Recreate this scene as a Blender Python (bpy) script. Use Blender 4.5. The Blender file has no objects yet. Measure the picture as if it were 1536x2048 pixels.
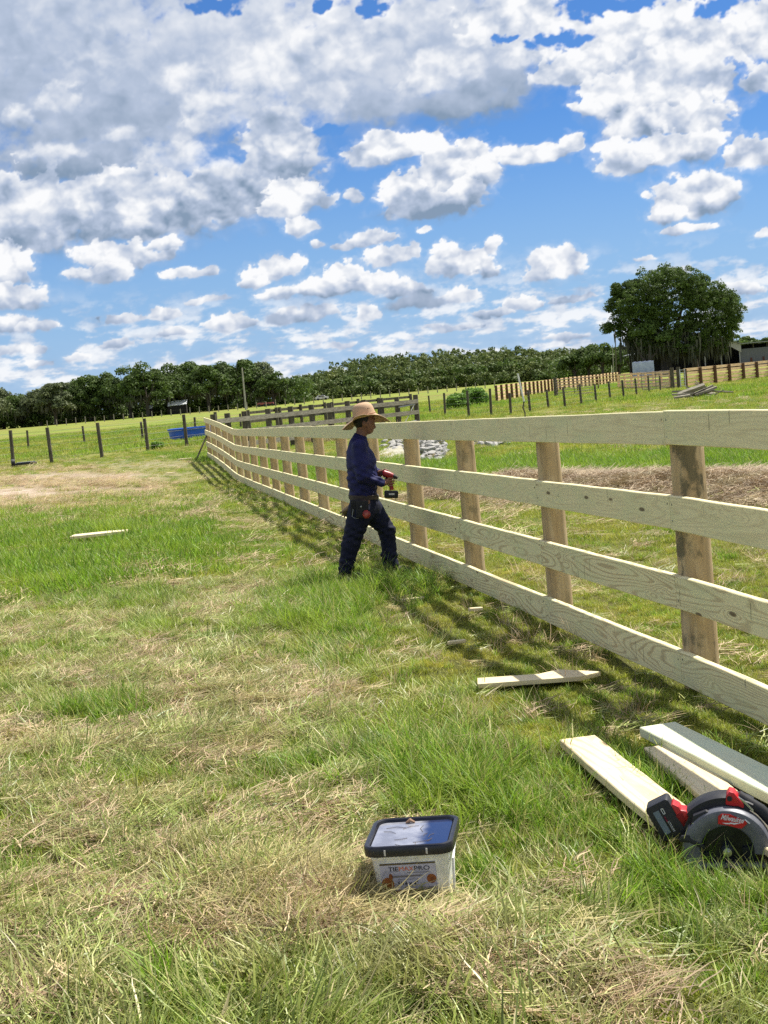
import bpy, bmesh, math, random
import numpy as np
from mathutils import Vector, Matrix, Euler

S = bpy.context.scene
C = S.collection
rng = np.random.default_rng(7)
random.seed(7)
R = math.radians

# ------------------------------------------------------------------ camera
F_PX, ROLL, HOR, CAMZ = 2800.0, R(5.1), 779.0, 1.70      # measured on the 1536 x 2048 photograph
PITCH = math.atan2((1024 - HOR) * math.cos(ROLL), F_PX)
cd = bpy.data.cameras.new('camera'); cam = bpy.data.objects.new('camera', cd); C.objects.link(cam)
cd.sensor_fit = 'VERTICAL'; cd.sensor_height = 36.0; cd.lens = F_PX / 2048 * 36.0
cd.clip_start = 0.05; cd.clip_end = 6000
Rv = Vector((1, 0, 0)); Uv = Vector((0, math.sin(PITCH), math.cos(PITCH))); Fv = Vector((0, math.cos(PITCH), -math.sin(PITCH)))
ri = Rv * math.cos(ROLL) - Uv * math.sin(ROLL); up = Rv * math.sin(ROLL) + Uv * math.cos(ROLL)
cam.matrix_world = Matrix(((ri.x, up.x, -Fv.x, 0), (ri.y, up.y, -Fv.y, 0), (ri.z, up.z, -Fv.z, CAMZ), (0, 0, 0, 1)))
S.camera = cam
S.cycles.use_denoising = False

def ray(px, py):
    x = px - 768; y = py - 1024
    X = x * math.cos(ROLL) - y * math.sin(ROLL); Y = x * math.sin(ROLL) + y * math.cos(ROLL)
    return np.array([X, F_PX * math.cos(PITCH) - Y * math.sin(PITCH), -(Y * math.cos(PITCH) + F_PX * math.sin(PITCH))])
def at(px, py, Y):                       # the world point seen at a photograph pixel, at distance Y
    r = ray(px, py); r = r * (Y / r[1]); return Vector((r[0], r[1], r[2] + CAMZ))
def hor(px):
    return HOR - math.tan(ROLL) * (px - 768)
def photo_px(x, y, z):                   # arrays of world points -> photograph pixels
    zz = z - CAMZ
    fw = y * math.cos(PITCH) - zz * math.sin(PITCH); dn = -zz * math.cos(PITCH) - y * math.sin(PITCH)
    fw = np.where(fw > .3, fw, .3)
    X = F_PX * x / fw; Y = F_PX * dn / fw
    return 768 + X * math.cos(ROLL) + Y * math.sin(ROLL), 1024 - X * math.sin(ROLL) + Y * math.cos(ROLL)

# ------------------------------------------------------------------ exposure, sun, sky
S.view_settings.view_transform = 'Standard'; S.view_settings.look = 'None'
S.view_settings.exposure = 0.70; S.view_settings.gamma = 1.0
SUN = Vector((.406, .317, .857)).normalized()
sd = bpy.data.lights.new('sun', 'SUN'); sd.energy = 5.0; sd.angle = R(0.53); sd.color = (1, .955, .86)
sun = bpy.data.objects.new('sun', sd); C.objects.link(sun)
sun.rotation_euler = SUN.to_track_quat('Z', 'Y').to_euler(); sun.location = (20, 20, 60)

class NT:
    """tiny helper around a node tree"""
    def __init__(s, t): s.t = t; s.n = t.nodes; s.l = t.links
    def node(s, typ, **kw):
        n = s.n.new(typ)
        for k, v in kw.items(): setattr(n, k, v)
        return n
    def _set(s, sock, v):
        if v is None: return
        if isinstance(v, bpy.types.NodeSocket): s.l.new(v, sock)
        else: sock.default_value = v
    def math(s, op, a, b=None, c=None, clamp=False):
        n = s.node('ShaderNodeMath', operation=op, use_clamp=clamp)
        for i, v in enumerate((a, b, c)): s._set(n.inputs[i], v)
        return n.outputs[0]
    def vmath(s, op, a, b=None, c=None):
        n = s.node('ShaderNodeVectorMath', operation=op)
        for i, v in enumerate((a, b, c)): s._set(n.inputs[i], v)
        return n.outputs['Value'] if op in ('LENGTH', 'DOT_PRODUCT', 'DISTANCE') else n.outputs['Vector']
    def mix(s, f, a, b, blend='MIX'):
        n = s.node('ShaderNodeMix', data_type='RGBA', blend_type=blend)
        s._set(n.inputs[0], f)
        for i, v in ((6, a), (7, b)):
            if isinstance(v, tuple) and len(v) == 3: v = (*v, 1)
            s._set(n.inputs[i], v)
        return n.outputs[2]
    def ramp(s, f, lo, hi, a=0.0, b=1.0, smooth=True):
        n = s.node('ShaderNodeMapRange', interpolation_type='SMOOTHSTEP' if smooth else 'LINEAR')
        s._set(n.inputs[0], f)
        for i, v in enumerate((lo, hi, a, b)): s._set(n.inputs[i + 1], v)
        return n.outputs[0]
    def noise(s, vec, scale, detail=4, rough=.55, dist=0.0, w=None):
        n = s.node('ShaderNodeTexNoise')
        s._set(n.inputs['Vector'], vec); s._set(n.inputs['Scale'], scale)
        n.inputs['Detail'].default_value = detail; n.inputs['Roughness'].default_value = rough
        n.inputs['Distortion'].default_value = dist
        return n.outputs['Fac'], n.outputs['Color']
    def comb(s, x, y, z=0.0):
        n = s.node('ShaderNodeCombineXYZ')
        for i, v in enumerate((x, y, z)): s._set(n.inputs[i], v)
        return n.outputs[0]
    def sep(s, v):
        n = s.node('ShaderNodeSeparateXYZ'); s._set(n.inputs[0], v); return n.outputs

SKY_K = 0.060
def make_world():
    w = bpy.data.worlds.new('World'); S.world = w; w.use_nodes = True
    t = NT(w.node_tree); t.n.clear()
    out = t.node('ShaderNodeOutputWorld'); bg = t.node('ShaderNodeBackground')
    sky = t.node('ShaderNodeTexSky', sky_type='NISHITA', sun_disc=False)
    sky.sun_elevation = math.asin(SUN.z); sky.sun_rotation = math.atan2(SUN.x, SUN.y)
    sky.air_density = 1.0; sky.dust_density = 0.3; sky.ozone_density = 3.0; sky.altitude = 20
    tc = t.node('ShaderNodeTexCoord'); x, y, z = t.sep(tc.outputs['Generated'])
    skyc = t.mix(1.0, sky.outputs[0], (.40, .70, 1.12), 'MULTIPLY')
    skyc = t.mix(t.math('MULTIPLY', t.ramp(z, .20, -.01), .85), skyc, (3.9, 5.9, 8.8))     # humid pale blue towards the horizon
    # bright unseen cumulus added over the rest of the sky as fill light (the part in front of the camera is the cloud deck below)
    zz = t.math('MAXIMUM', z, .04)
    plane = t.comb(t.math('DIVIDE', x, zz), t.math('DIVIDE', y, zz), 0.0)
    g0, _ = t.noise(plane, .8, 4, .55)
    front = t.math('MULTIPLY', t.ramp(y, .86, .93), t.ramp(z, .345, .325))
    ga = t.math('MULTIPLY', t.ramp(g0, .44, .56), t.math('SUBTRACT', 1.0, front))
    c = t.mix(ga, skyc, (9.2, 9.4, 9.8))
    t.l.new(c, bg.inputs[0]); bg.inputs[1].default_value = SKY_K
    t.l.new(bg.outputs[0], out.inputs[0])
make_world()
# ------------------------------------------------------------------ noise in numpy
def _hash(ix, iy, seed):
    h = (ix.astype(np.int64) * 374761393 + iy.astype(np.int64) * 668265263 + seed * 1442695041) & 0x7fffffff
    h = ((h ^ (h >> 13)) * 1274126177) & 0x7fffffff
    return ((h ^ (h >> 16)) & 0xffff) / 65535.0
def vnoise(x, y, seed=0):
    ix = np.floor(x); iy = np.floor(y); fx = x - ix; fy = y - iy
    def gr(a, b):
        t = _hash(ix + a, iy + b, seed) * 6.2831853
        return np.cos(t) * (fx - a) + np.sin(t) * (fy - b)
    u = fx * fx * fx * (fx * (fx * 6 - 15) + 10); v = fy * fy * fy * (fy * (fy * 6 - 15) + 10)
    return ((gr(0, 0) * (1 - u) + gr(1, 0) * u) * (1 - v) + (gr(0, 1) * (1 - u) + gr(1, 1) * u) * v) * 1.4
def fbm(x, y, oct=5, seed=0, gain=.5, lac=2.03):
    s = 0; a = 1.0; n = 0
    for o in range(oct):
        s = s + a * vnoise(x, y, seed + o * 17); n += a
        x = x * lac + 13.7; y = y * lac + 7.3; a *= gain
    return s / n
def worley(x, y, seed=0):
    ix = np.floor(x); iy = np.floor(y); best = np.full(x.shape, 9.0)
    for a in (-1, 0, 1):
        for b in (-1, 0, 1):
            px = ix + a + _hash(ix + a, iy + b, seed); py = iy + b + _hash(ix + a, iy + b, seed + 91)
            best = np.minimum(best, (px - x) ** 2 + (py - y) ** 2)
    return np.sqrt(best)
def sstep(x, a, b):
    t = np.clip((x - a) / (b - a), 0, 1); return t * t * (3 - 2 * t)

# cumulus clouds, back to front: centre, half size (px of the photograph), brightness of crown and base, softness
BILLOWS = [
 (60,60,270,150,.60,.50,1),(210,200,310,175,.52,.38,1),(440,90,270,140,.66,.55,1),(650,130,230,150,.72,.48,1),(880,90,240,130,.72,.42,1),(1060,60,130,75,.85,.6,0),
 (930,205,130,48,.50,.10,1),(990,150,90,60,.6,.25,1),(760,190,120,70,.66,.3,1),(150,325,190,48,.42,.05,1),(50,440,200,80,.72,.35,0),(280,425,230,75,.75,.28,0),(470,395,100,55,.66,.22,0),(560,330,80,90,.62,.35,0),(20,490,90,30,.5,.2,0),
 (120,200,48,34,1.0,.7,2),(40,240,34,26,.95,.6,2),(105,308,62,20,.95,.7,2),(255,268,56,20,.85,.5,2),(375,160,52,42,.9,.55,2),(440,220,80,48,1.0,.62,2),(400,250,40,22,1,.6,2),(520,165,70,60,.98,.6,2),
 (600,110,105,70,1.0,.6,2),(680,50,80,55,.98,.6,2),(665,200,55,42,.92,.5,2),(350,325,85,42,.95,.5,2),(445,345,50,28,1,.5,2),(300,378,80,28,.88,.5,2),(60,430,75,38,.88,.5,2),(885,150,88,42,1.02,.6,2),(830,175,45,25,1,.7,2),
 (975,35,28,16,.95,.7,2),(1065,85,65,45,.9,.5,2),(800,50,80,50,.88,.5,2),(1025,115,30,32,.95,.6,2),(265,450,42,18,1.0,.7,2),(180,130,60,26,.7,.5,2),(560,240,60,30,.8,.5,2),(720,120,40,40,.9,.6,2),
 (590,400,55,42,1.0,.6,0),(600,455,34,22,.95,.6,0),(560,420,50,22,.95,.5,0),(640,405,30,18,.9,.6,0),(705,395,16,18,.8,.6,0),(630,490,16,10,.8,.6,0),(625,320,30,20,.8,.5,1),
 (250,515,85,28,.98,.45,0),(200,550,60,20,.85,.4,0),(330,490,36,14,.9,.6,0),(360,548,36,12,.92,.6,0),(425,545,26,10,.85,.6,0),(10,540,55,42,.98,.6,0),(30,600,60,28,.95,.4,0),(20,650,60,16,.7,.4,0),
 (1290,75,190,70,.98,.6,0),(1150,140,90,34,.95,.55,0),(1110,155,60,18,.95,.7,0),(1420,60,90,60,.98,.6,0),(1500,70,90,60,.95,.5,0),(1350,170,120,70,.9,.35,0),(1330,225,110,50,.75,.30,0),(1215,205,58,48,1.0,.55,0),(1290,250,80,34,.9,.5,0),
 (1250,170,40,20,.98,.7,2),(1380,140,80,40,.95,.5,2),(1400,240,55,40,.9,.5,0),(1320,305,105,36,1.0,.5,0),(1245,335,48,26,.95,.55,0),(1400,295,44,26,.9,.5,0),(1500,310,50,34,.92,.6,0),(1525,165,40,24,.9,.6,0),
 (1390,400,78,46,1.02,.34,0),(1330,430,36,22,.95,.45,0),(1375,460,55,10,.95,.6,0),(1415,370,36,22,1.02,.7,0),
 (810,300,105,26,.98,.5,0),(740,310,50,26,.98,.5,0),(770,285,50,20,.98,.6,0),(905,345,90,52,.95,.35,0),(860,410,95,36,.72,.05,0),(805,390,42,38,1.03,.4,0),(965,350,36,34,1.03,.5,0),(940,300,40,24,1,.6,0),(930,380,36,20,.98,.5,0),
 (1075,312,78,18,.98,.55,0),(1145,290,22,22,.98,.6,0),(1020,305,26,12,.95,.7,0),(845,462,16,6,.95,.8,0),
 (745,478,52,16,.92,.55,0),(690,490,30,9,.85,.6,0),(770,516,46,20,.98,.5,0),(825,505,20,14,.9,.6,0),(920,530,66,34,1.03,.45,0),(975,545,26,18,.95,.5,0),(985,492,15,18,.98,.7,0),(890,505,26,18,1,.7,0),
 (1112,535,62,34,1.03,.38,0),(1070,550,26,18,.95,.4,0),(545,545,56,22,1.02,.5,0),(595,530,18,15,1,.7,0),(510,565,28,12,.9,.5,0),(690,560,50,30,1.03,.45,0),(640,578,60,20,1.0,.45,0),(760,570,46,22,.98,.4,0),(560,588,50,12,.92,.5,0),
 (820,585,50,16,.62,.35,0),(920,594,34,16,.98,.6,0),(840,605,70,14,.45,.2,1),(620,630,60,18,.9,.4,0),(560,640,30,14,.45,.3,1),(460,648,54,18,.95,.6,0),(330,632,34,14,.85,.5,0),(410,604,40,8,.85,.6,0),(1048,610,44,13,1.0,.5,0),(990,628,44,9,.85,.6,0),
 (740,630,24,16,.95,.7,0),(1150,598,50,8,.8,.6,0),(1482,580,44,17,.98,.5,0),(1360,545,30,10,.95,.6,0),(1130,676,44,8,.9,.6,0),(250,640,46,10,.6,.4,0),(155,720,22,10,1,.8,0),(70,655,46,10,.8,.6,0),(230,690,34,9,.85,.6,0),(345,665,40,9,.8,.6,0),
 (1525,470,20,9,.95,.7,0),(680,692,30,7,.85,.7,0),(30,700,50,12,.85,.6,0),(80,730,30,8,.9,.7,0),(1290,520,18,5,.8,.7,0),(900,655,60,7,.75,.6,0)]
HOLES = [(432,12,50,16),(640,8,14,12),(738,18,26,16),(1180,12,55,18),(1120,80,62,13),(1250,8,80,13),(1440,12,34,16),(1010,75,22,8),(650,262,30,14)]
def cloud_field(step=.04):
    """cover and brightness of the cloud deck on an azimuth / elevation grid (degrees)"""
    A = np.arange(-26, 26 + step, step); E = np.arange(-.3, 19.5, step)
    a, e = np.meshgrid(A, E)
    def ae(px, py):
        r = ray(px, py); return math.degrees(math.atan2(r[0], r[1])), math.degrees(math.atan2(r[2], math.hypot(r[0], r[1])))
    wa = a + fbm(a * .8, e * 1.1, 3, 3) * .55; we = e + fbm(a * .8, e * 1.1, 3, 40) * .35
    wa = wa + fbm(a * 2.2, e * 2.5, 3, 5) * .24; we = we + fbm(a * 2.2, e * 2.5, 3, 6) * .20
    def W(s, sd): return .5 - worley(wa * s, we * s * 1.12, sd)
    bil = W(1.0, 1) * .42 + W(2.1, 2) * .30 + W(4.4, 3) * .16 + W(9, 4) * .07 + W(17, 5) * .025
    fine = W(2.4, 2) * .42 + W(5.5, 3) * .20 + W(11, 4) * .07
    fb = fbm(a * 1.0, e * 1.3, 7, 11, .46); fbf = fbm(a * 2.2, e * 2.7, 6, 21, .46)
    def rel(h, n):
        sh = h.copy(); m = int(round(n * .45)); sh[:-n, :-m or None] = h[n:, m:] if m else h[n:, :]
        return h - sh
    T1 = W(.8, 1) * .55 + W(1.7, 2) * .32 + W(3.4, 3) * .10 + fbm(a * .8, e * 1.1, 4, 11, .42) * .6
    relief = .22 * rel(T1, 4) + .45 * rel(T1, 9) + .8 * rel(T1, 16) + 1.0 * rel(T1, 30)
    cover = np.zeros(a.shape); lum = np.zeros(a.shape)
    # thin far banks near the horizon go in first
    ly = 5.5 * np.log(np.clip(e, -1, 30) + 2.2)
    bank = fbm(a * .45 + 5, ly * 1.15, 6, 60, .58) + .35 * fbm(a * 1.3, ly * 2.6, 5, 61, .6)
    cover = sstep(e, 5.4, 2.6) * sstep(bank, -.12, .22) * .8 + sstep(e, 3.5, .2) * .25
    cover = np.clip(cover, 0, .9)
    lum = np.clip(.74 + .7 * bank + .25 * relief, 0, 1)
    for (cx, cy, rx, ry, top, bot, soft) in BILLOWS:
        ca, ce = ae(cx, cy); sx = rx * .0205 * 1.05; sy = ry * .0205 * 1.05
        small = sstep(np.array(rx * 1.0), 110, 30)
        ua = wa * (1 - .45 * small) + a * .45 * small; ue = we * (1 - .45 * small) + e * .45 * small
        du = (ua - ca) / sx; dv = (ue - ce) / sy
        m = (np.abs(du) < 3) & (np.abs(dv) < 3.2)
        if not m.any(): continue
        du, dv = du[m], dv[m]
        d = 1 - np.sqrt(du * du + np.where(dv < 0, (dv * 1.25) ** 2, (dv * .92) ** 2))
        det = (fb * .8 + bil * .75)[m] * (1 - small) + (fbf * .55 + fine * .95 + fb * .3)[m] * small
        crisp = sstep(dv, -1.0, .1)
        Dd = d + det * (.40 + .50 * crisp) * (.95, .8, .8)[soft] + .06
        lo, hi = ((.0, .17), (-.05, .55), (-.05, .65))[soft]
        hi2 = lo + (hi - lo) * (1 + 1.8 * (1 - crisp)) if soft == 0 else hi
        al = sstep(Dd, lo, hi2)
        if soft < 2: al = np.maximum(al, sstep(Dd, -.32, .1) * .16)
        hh = sstep(dv + (.28, .06, .20)[soft] * (fb * .8 + bil * .5)[m], -.85, .60)
        edge = np.exp(-np.clip(Dd, 0, 2) / .16) * crisp * (1 if soft == 0 else .3)
        l = bot + (top - bot) * hh + (relief[m] - .02) * (.40, .13, .26)[soft] - .06 + .10 * edge
        l = np.clip(l, 0, 1.02)
        if soft == 2: al = al * .8
        cover[m] = cover[m] + (1 - cover[m]) * al
        lum[m] = lum[m] * (1 - al / np.maximum(cover[m], 1e-3) * 1) + l * (al / np.maximum(cover[m], 1e-3))
        lum[m] = np.clip(lum[m], 0, 1.02)
    for (cx, cy, rx, ry) in HOLES:
        ca, ce = ae(cx, cy)
        d = 1 - np.sqrt(((wa - ca) / (rx * .0205)) ** 2 + ((we - ce) / (ry * .0205)) ** 2) + fbf * .8
        cover *= 1 - sstep(d, -.35, .2)
    lum = np.clip((lum - .55) * 1.10 + .53, 0, 1.02)
    edge = sstep(np.abs(a), 25.5, 22.5) * sstep(e, 19.3, 17.3)
    return A, E, cover * edge * sstep(e, -.3, .6), lum
def cloud_rgb(lum):
    """grey-blue underside to warm white top (linear)"""
    c0 = np.array([.235, .325, .455]); c1 = np.array([.46, .54, .69]); c2 = np.array([.93, .94, .96])
    l = lum[..., None]
    return np.where(l < .45, c0 + (c1 - c0) * l / .45, c1 + (c2 - c1) * (l - .45) / .55)
# ------------------------------------------------------------------ mesh helpers
def ob(name, me, parent=None, mat=None):
    o = bpy.data.objects.new(name, me); C.objects.link(o)
    if mat is not None:
        for m in (mat if isinstance(mat, (list, tuple)) else [mat]): me.materials.append(m)
    if parent is not None: o.parent = parent
    return o
def tag(o, label=None, cat=None, group=None, kind=None):
    if label: o['label'] = label
    if cat: o['category'] = cat
    if group: o['group'] = group
    if kind: o['kind'] = kind
    return o
def empty(name, loc=(0, 0, 0), rz=0.0, label=None, cat=None, group=None, rot=None):
    o = bpy.data.objects.new(name, None); C.objects.link(o); o.location = loc
    o.rotation_euler = rot if rot is not None else (0, 0, rz); o.empty_display_size = .1
    return tag(o, label, cat, group)
def mesh_np(name, V, Fc, smooth=False):
    """V (n,3), Fc (m,k) equal-sided faces"""
    me = bpy.data.meshes.new(name); V = np.asarray(V, np.float32); Fc = np.asarray(Fc, np.int32)
    m, k = Fc.shape
    me.vertices.add(len(V)); me.vertices.foreach_set('co', V.ravel())
    me.loops.add(m * k); me.loops.foreach_set('vertex_index', Fc.ravel())
    me.polygons.add(m); me.polygons.foreach_set('loop_start', np.arange(0, m * k, k, dtype=np.int32))
    me.polygons.foreach_set('loop_total', np.full(m, k, np.int32))
    if smooth: me.polygons.foreach_set('use_smooth', np.ones(m, bool))
    me.update(calc_edges=True); me.validate(); return me
def fattr(me, name, vals, dom='POINT'):
    a = me.attributes.new(name, 'FLOAT', dom); a.data.foreach_set('value', np.asarray(vals, np.float32).ravel())
class MB:
    def __init__(s): s.v = []; s.f = []; s.mi = []; s.cur = 0
    def add(s, vs, fs):
        b = len(s.v); s.v += [tuple(v) for v in vs]
        for f in fs: s.f.append(tuple(b + i for i in f)); s.mi.append(s.cur)
        return s
    def box(s, c, d, rot=None, off=None):
        hx, hy, hz = d[0] / 2, d[1] / 2, d[2] / 2
        vs = [Vector((x * hx, y * hy, z * hz)) for z in (-1, 1) for y in (-1, 1) for x in (-1, 1)]
        if off is not None: vs = [v + Vector(off) for v in vs]
        if rot is not None:
            m = rot if isinstance(rot, Matrix) else Euler(rot).to_matrix()
            vs = [m @ v for v in vs]
        vs = [v + Vector(c) for v in vs]
        return s.add(vs, [(0, 2, 3, 1), (4, 5, 7, 6), (0, 1, 5, 4), (2, 6, 7, 3), (1, 3, 7, 5), (0, 4, 6, 2)])
    def tube(s, pts, rad, n=8, cap=True):
        pts = [Vector(p) for p in pts]
        if not isinstance(rad, (list, tuple)): rad = [rad] * len(pts)
        rings = []; prev = None
        for i, p in enumerate(pts):
            t = (pts[min(i + 1, len(pts) - 1)] - pts[max(i - 1, 0)]).normalized()
            a = prev if prev is not None else (Vector((0, 0, 1)) if abs(t.z) < .9 else Vector((1, 0, 0)))
            u = (a - t * a.dot(t)).normalized(); prev = u; w = t.cross(u)
            rings.append([p + (u * math.cos(2 * math.pi * k / n) + w * math.sin(2 * math.pi * k / n)) * rad[i] for k in range(n)])
        fs = []
        for i in range(len(pts) - 1):
            for k in range(n): fs.append((i * n + k, i * n + (k + 1) % n, (i + 1) * n + (k + 1) % n, (i + 1) * n + k))
        if cap: fs.append(tuple(range(n))[::-1]); fs.append(tuple((len(pts) - 1) * n + k for k in range(n)))
        return s.add([v for r in rings for v in r], fs)
    def prism(s, poly, y0, y1, M=None):
        """polygon in (x, z) extruded along y"""
        n = len(poly); vs = [Vector((p[0], y0, p[1])) for p in poly] + [Vector((p[0], y1, p[1])) for p in poly]
        if M is not None: vs = [M @ v for v in vs]
        return s.add(vs, [tuple(range(n)), tuple(range(2 * n - 1, n - 1, -1))] + [(i, i + n, (i + 1) % n + n, (i + 1) % n) for i in range(n)])
    def loft(s, rings, cap=True):
        n = len(rings[0]); fs = []
        for i in range(len(rings) - 1):
            for k in range(n): fs.append((i * n + k, i * n + (k + 1) % n, (i + 1) * n + (k + 1) % n, (i + 1) * n + k))
        if cap: fs.append(tuple(range(n))[::-1]); fs.append(tuple((len(rings) - 1) * n + k for k in range(n)))
        return s.add([v for r in rings for v in r], fs)
    def build(s, name, mat, parent=None, smooth=False, bevel=0, seg=2, loc=None, up=False):
        me = bpy.data.meshes.new(name); me.from_pydata([tuple(v) for v in s.v], [], s.f); me.update()
        o = ob(name, me, parent, mat)
        if isinstance(mat, (list, tuple)):
            me.polygons.foreach_set('material_index', s.mi)
        bm = bmesh.new(); bm.from_mesh(me); bmesh.ops.recalc_face_normals(bm, faces=bm.faces)
        if bevel:
            es = [e for e in bm.edges if len(e.link_faces) == 2 and e.calc_face_angle(0) > .5]
            bmesh.ops.bevel(bm, geom=es, offset=bevel, segments=seg, profile=.6, affect='EDGES', clamp_overlap=True)
        if up:
            bm.normal_update(); bmesh.ops.reverse_faces(bm, faces=[f for f in bm.faces if f.normal.z < 0])
        for e in bm.edges:
            e.smooth = not (len(e.link_faces) == 2 and e.calc_face_angle(0) > .65)
        for f in bm.faces: f.smooth = bool(smooth or bevel)
        bm.to_mesh(me); bm.free()
        if loc is not None: o.location = loc
        return o
def rrect(w, h, r, n=6):
    """rounded rectangle outline, counter-clockwise"""
    out = []
    for (cx, cy, a0) in ((w / 2 - r, h / 2 - r, 0), (-w / 2 + r, h / 2 - r, 90), (-w / 2 + r, -h / 2 + r, 180), (w / 2 - r, -h / 2 + r, 270)):
        for k in range(n + 1):
            a = R(a0 + 90 * k / n); out.append((cx + r * math.cos(a), cy + r * math.sin(a)))
    return out
def text_mesh(name, body, size, mat, parent, M, shear=0.0, extrude=.0006, offset=0.0, width=None):
    cu = bpy.data.curves.new(name, 'FONT'); cu.body = body; cu.size = size; cu.shear = shear; cu.extrude = extrude
    cu.offset = offset; cu.align_x = 'CENTER'; cu.align_y = 'CENTER'; cu.resolution_u = 3
    o = bpy.data.objects.new(name, cu); C.objects.link(o)
    dg = bpy.context.evaluated_depsgraph_get(); me = bpy.data.meshes.new_from_object(o.evaluated_get(dg))
    bpy.data.objects.remove(o)
    if width:
        xs = [v.co.x for v in me.vertices]; k = width / (max(xs) - min(xs)); c0 = (max(xs) + min(xs)) / 2
        for v in me.vertices: v.co.x = (v.co.x - c0) * k
    me.transform(M); me.materials.clear()
    return ob(name, me, parent, mat)

# ------------------------------------------------------------------ materials
def base_mat(name, rough=.7, spec=.3, metal=0.0):
    m = bpy.data.materials.new(name); m.use_nodes = True; t = NT(m.node_tree)
    b = t.n['Principled BSDF']; b.inputs['Roughness'].default_value = rough; b.inputs['Metallic'].default_value = metal
    b.inputs['Specular IOR Level'].default_value = spec
    return m, t, b
def bump(t, b, h, strength=.3, dist=.01):
    n = t.node('ShaderNodeBump'); n.inputs['Strength'].default_value = strength; n.inputs['Distance'].default_value = dist
    t.l.new(h, n.inputs['Height']); t.l.new(n.outputs[0], b.inputs['Normal'])
def pm(name, c1, c2=None, scale=8, rough=.7, spec=.3, metal=0.0, bmp=.2, bd=.004, detail=5, stretch=(1, 1, 1), sheen=0.0):
    m, t, b = base_mat(name, rough, spec, metal)
    tc = t.node('ShaderNodeTexCoord'); v = t.vmath('MULTIPLY', tc.outputs['Object'], tuple(stretch))
    f, _ = t.noise(v, scale, detail, .6)
    c2 = c2 or tuple(x * .78 for x in c1)
    t.l.new(t.mix(t.ramp(f, .3, .7), c1, c2), b.inputs['Base Color'])
    if bmp: bump(t, b, f, bmp, bd)
    if sheen: b.inputs['Sheen Weight'].default_value = sheen
    return m
def attr(t, name, typ='GEOMETRY', out='Fac'):
    n = t.node('ShaderNodeAttribute', attribute_type=typ, attribute_name=name); return n.outputs[out]

def leaf_mat(name, c1, c2, c3, trans=.35, wscale=.35, rough=.6):
    """foliage: colour by the leaf's own random value and by large patches in the world"""
    m, t, b = base_mat(name, rough, .25)
    r = attr(t, 'rnd'); g = t.node('ShaderNodeNewGeometry')
    f, _ = t.noise(g.outputs['Position'], wscale, 2, .5)
    c = t.mix(r, c1, c2); c = t.mix(t.ramp(f, .42, .68), c, c3)
    t.l.new(c, b.inputs['Base Color'])
    tr = t.node('ShaderNodeBsdfTranslucent'); t.l.new(c, tr.inputs['Color'])
    ms = t.node('ShaderNodeMixShader'); ms.inputs[0].default_value = trans
    t.l.new(b.outputs[0], ms.inputs[1]); t.l.new(tr.outputs[0], ms.inputs[2])
    t.l.new(ms.outputs[0], t.n['Material Output'].inputs[0])
    return m

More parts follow.
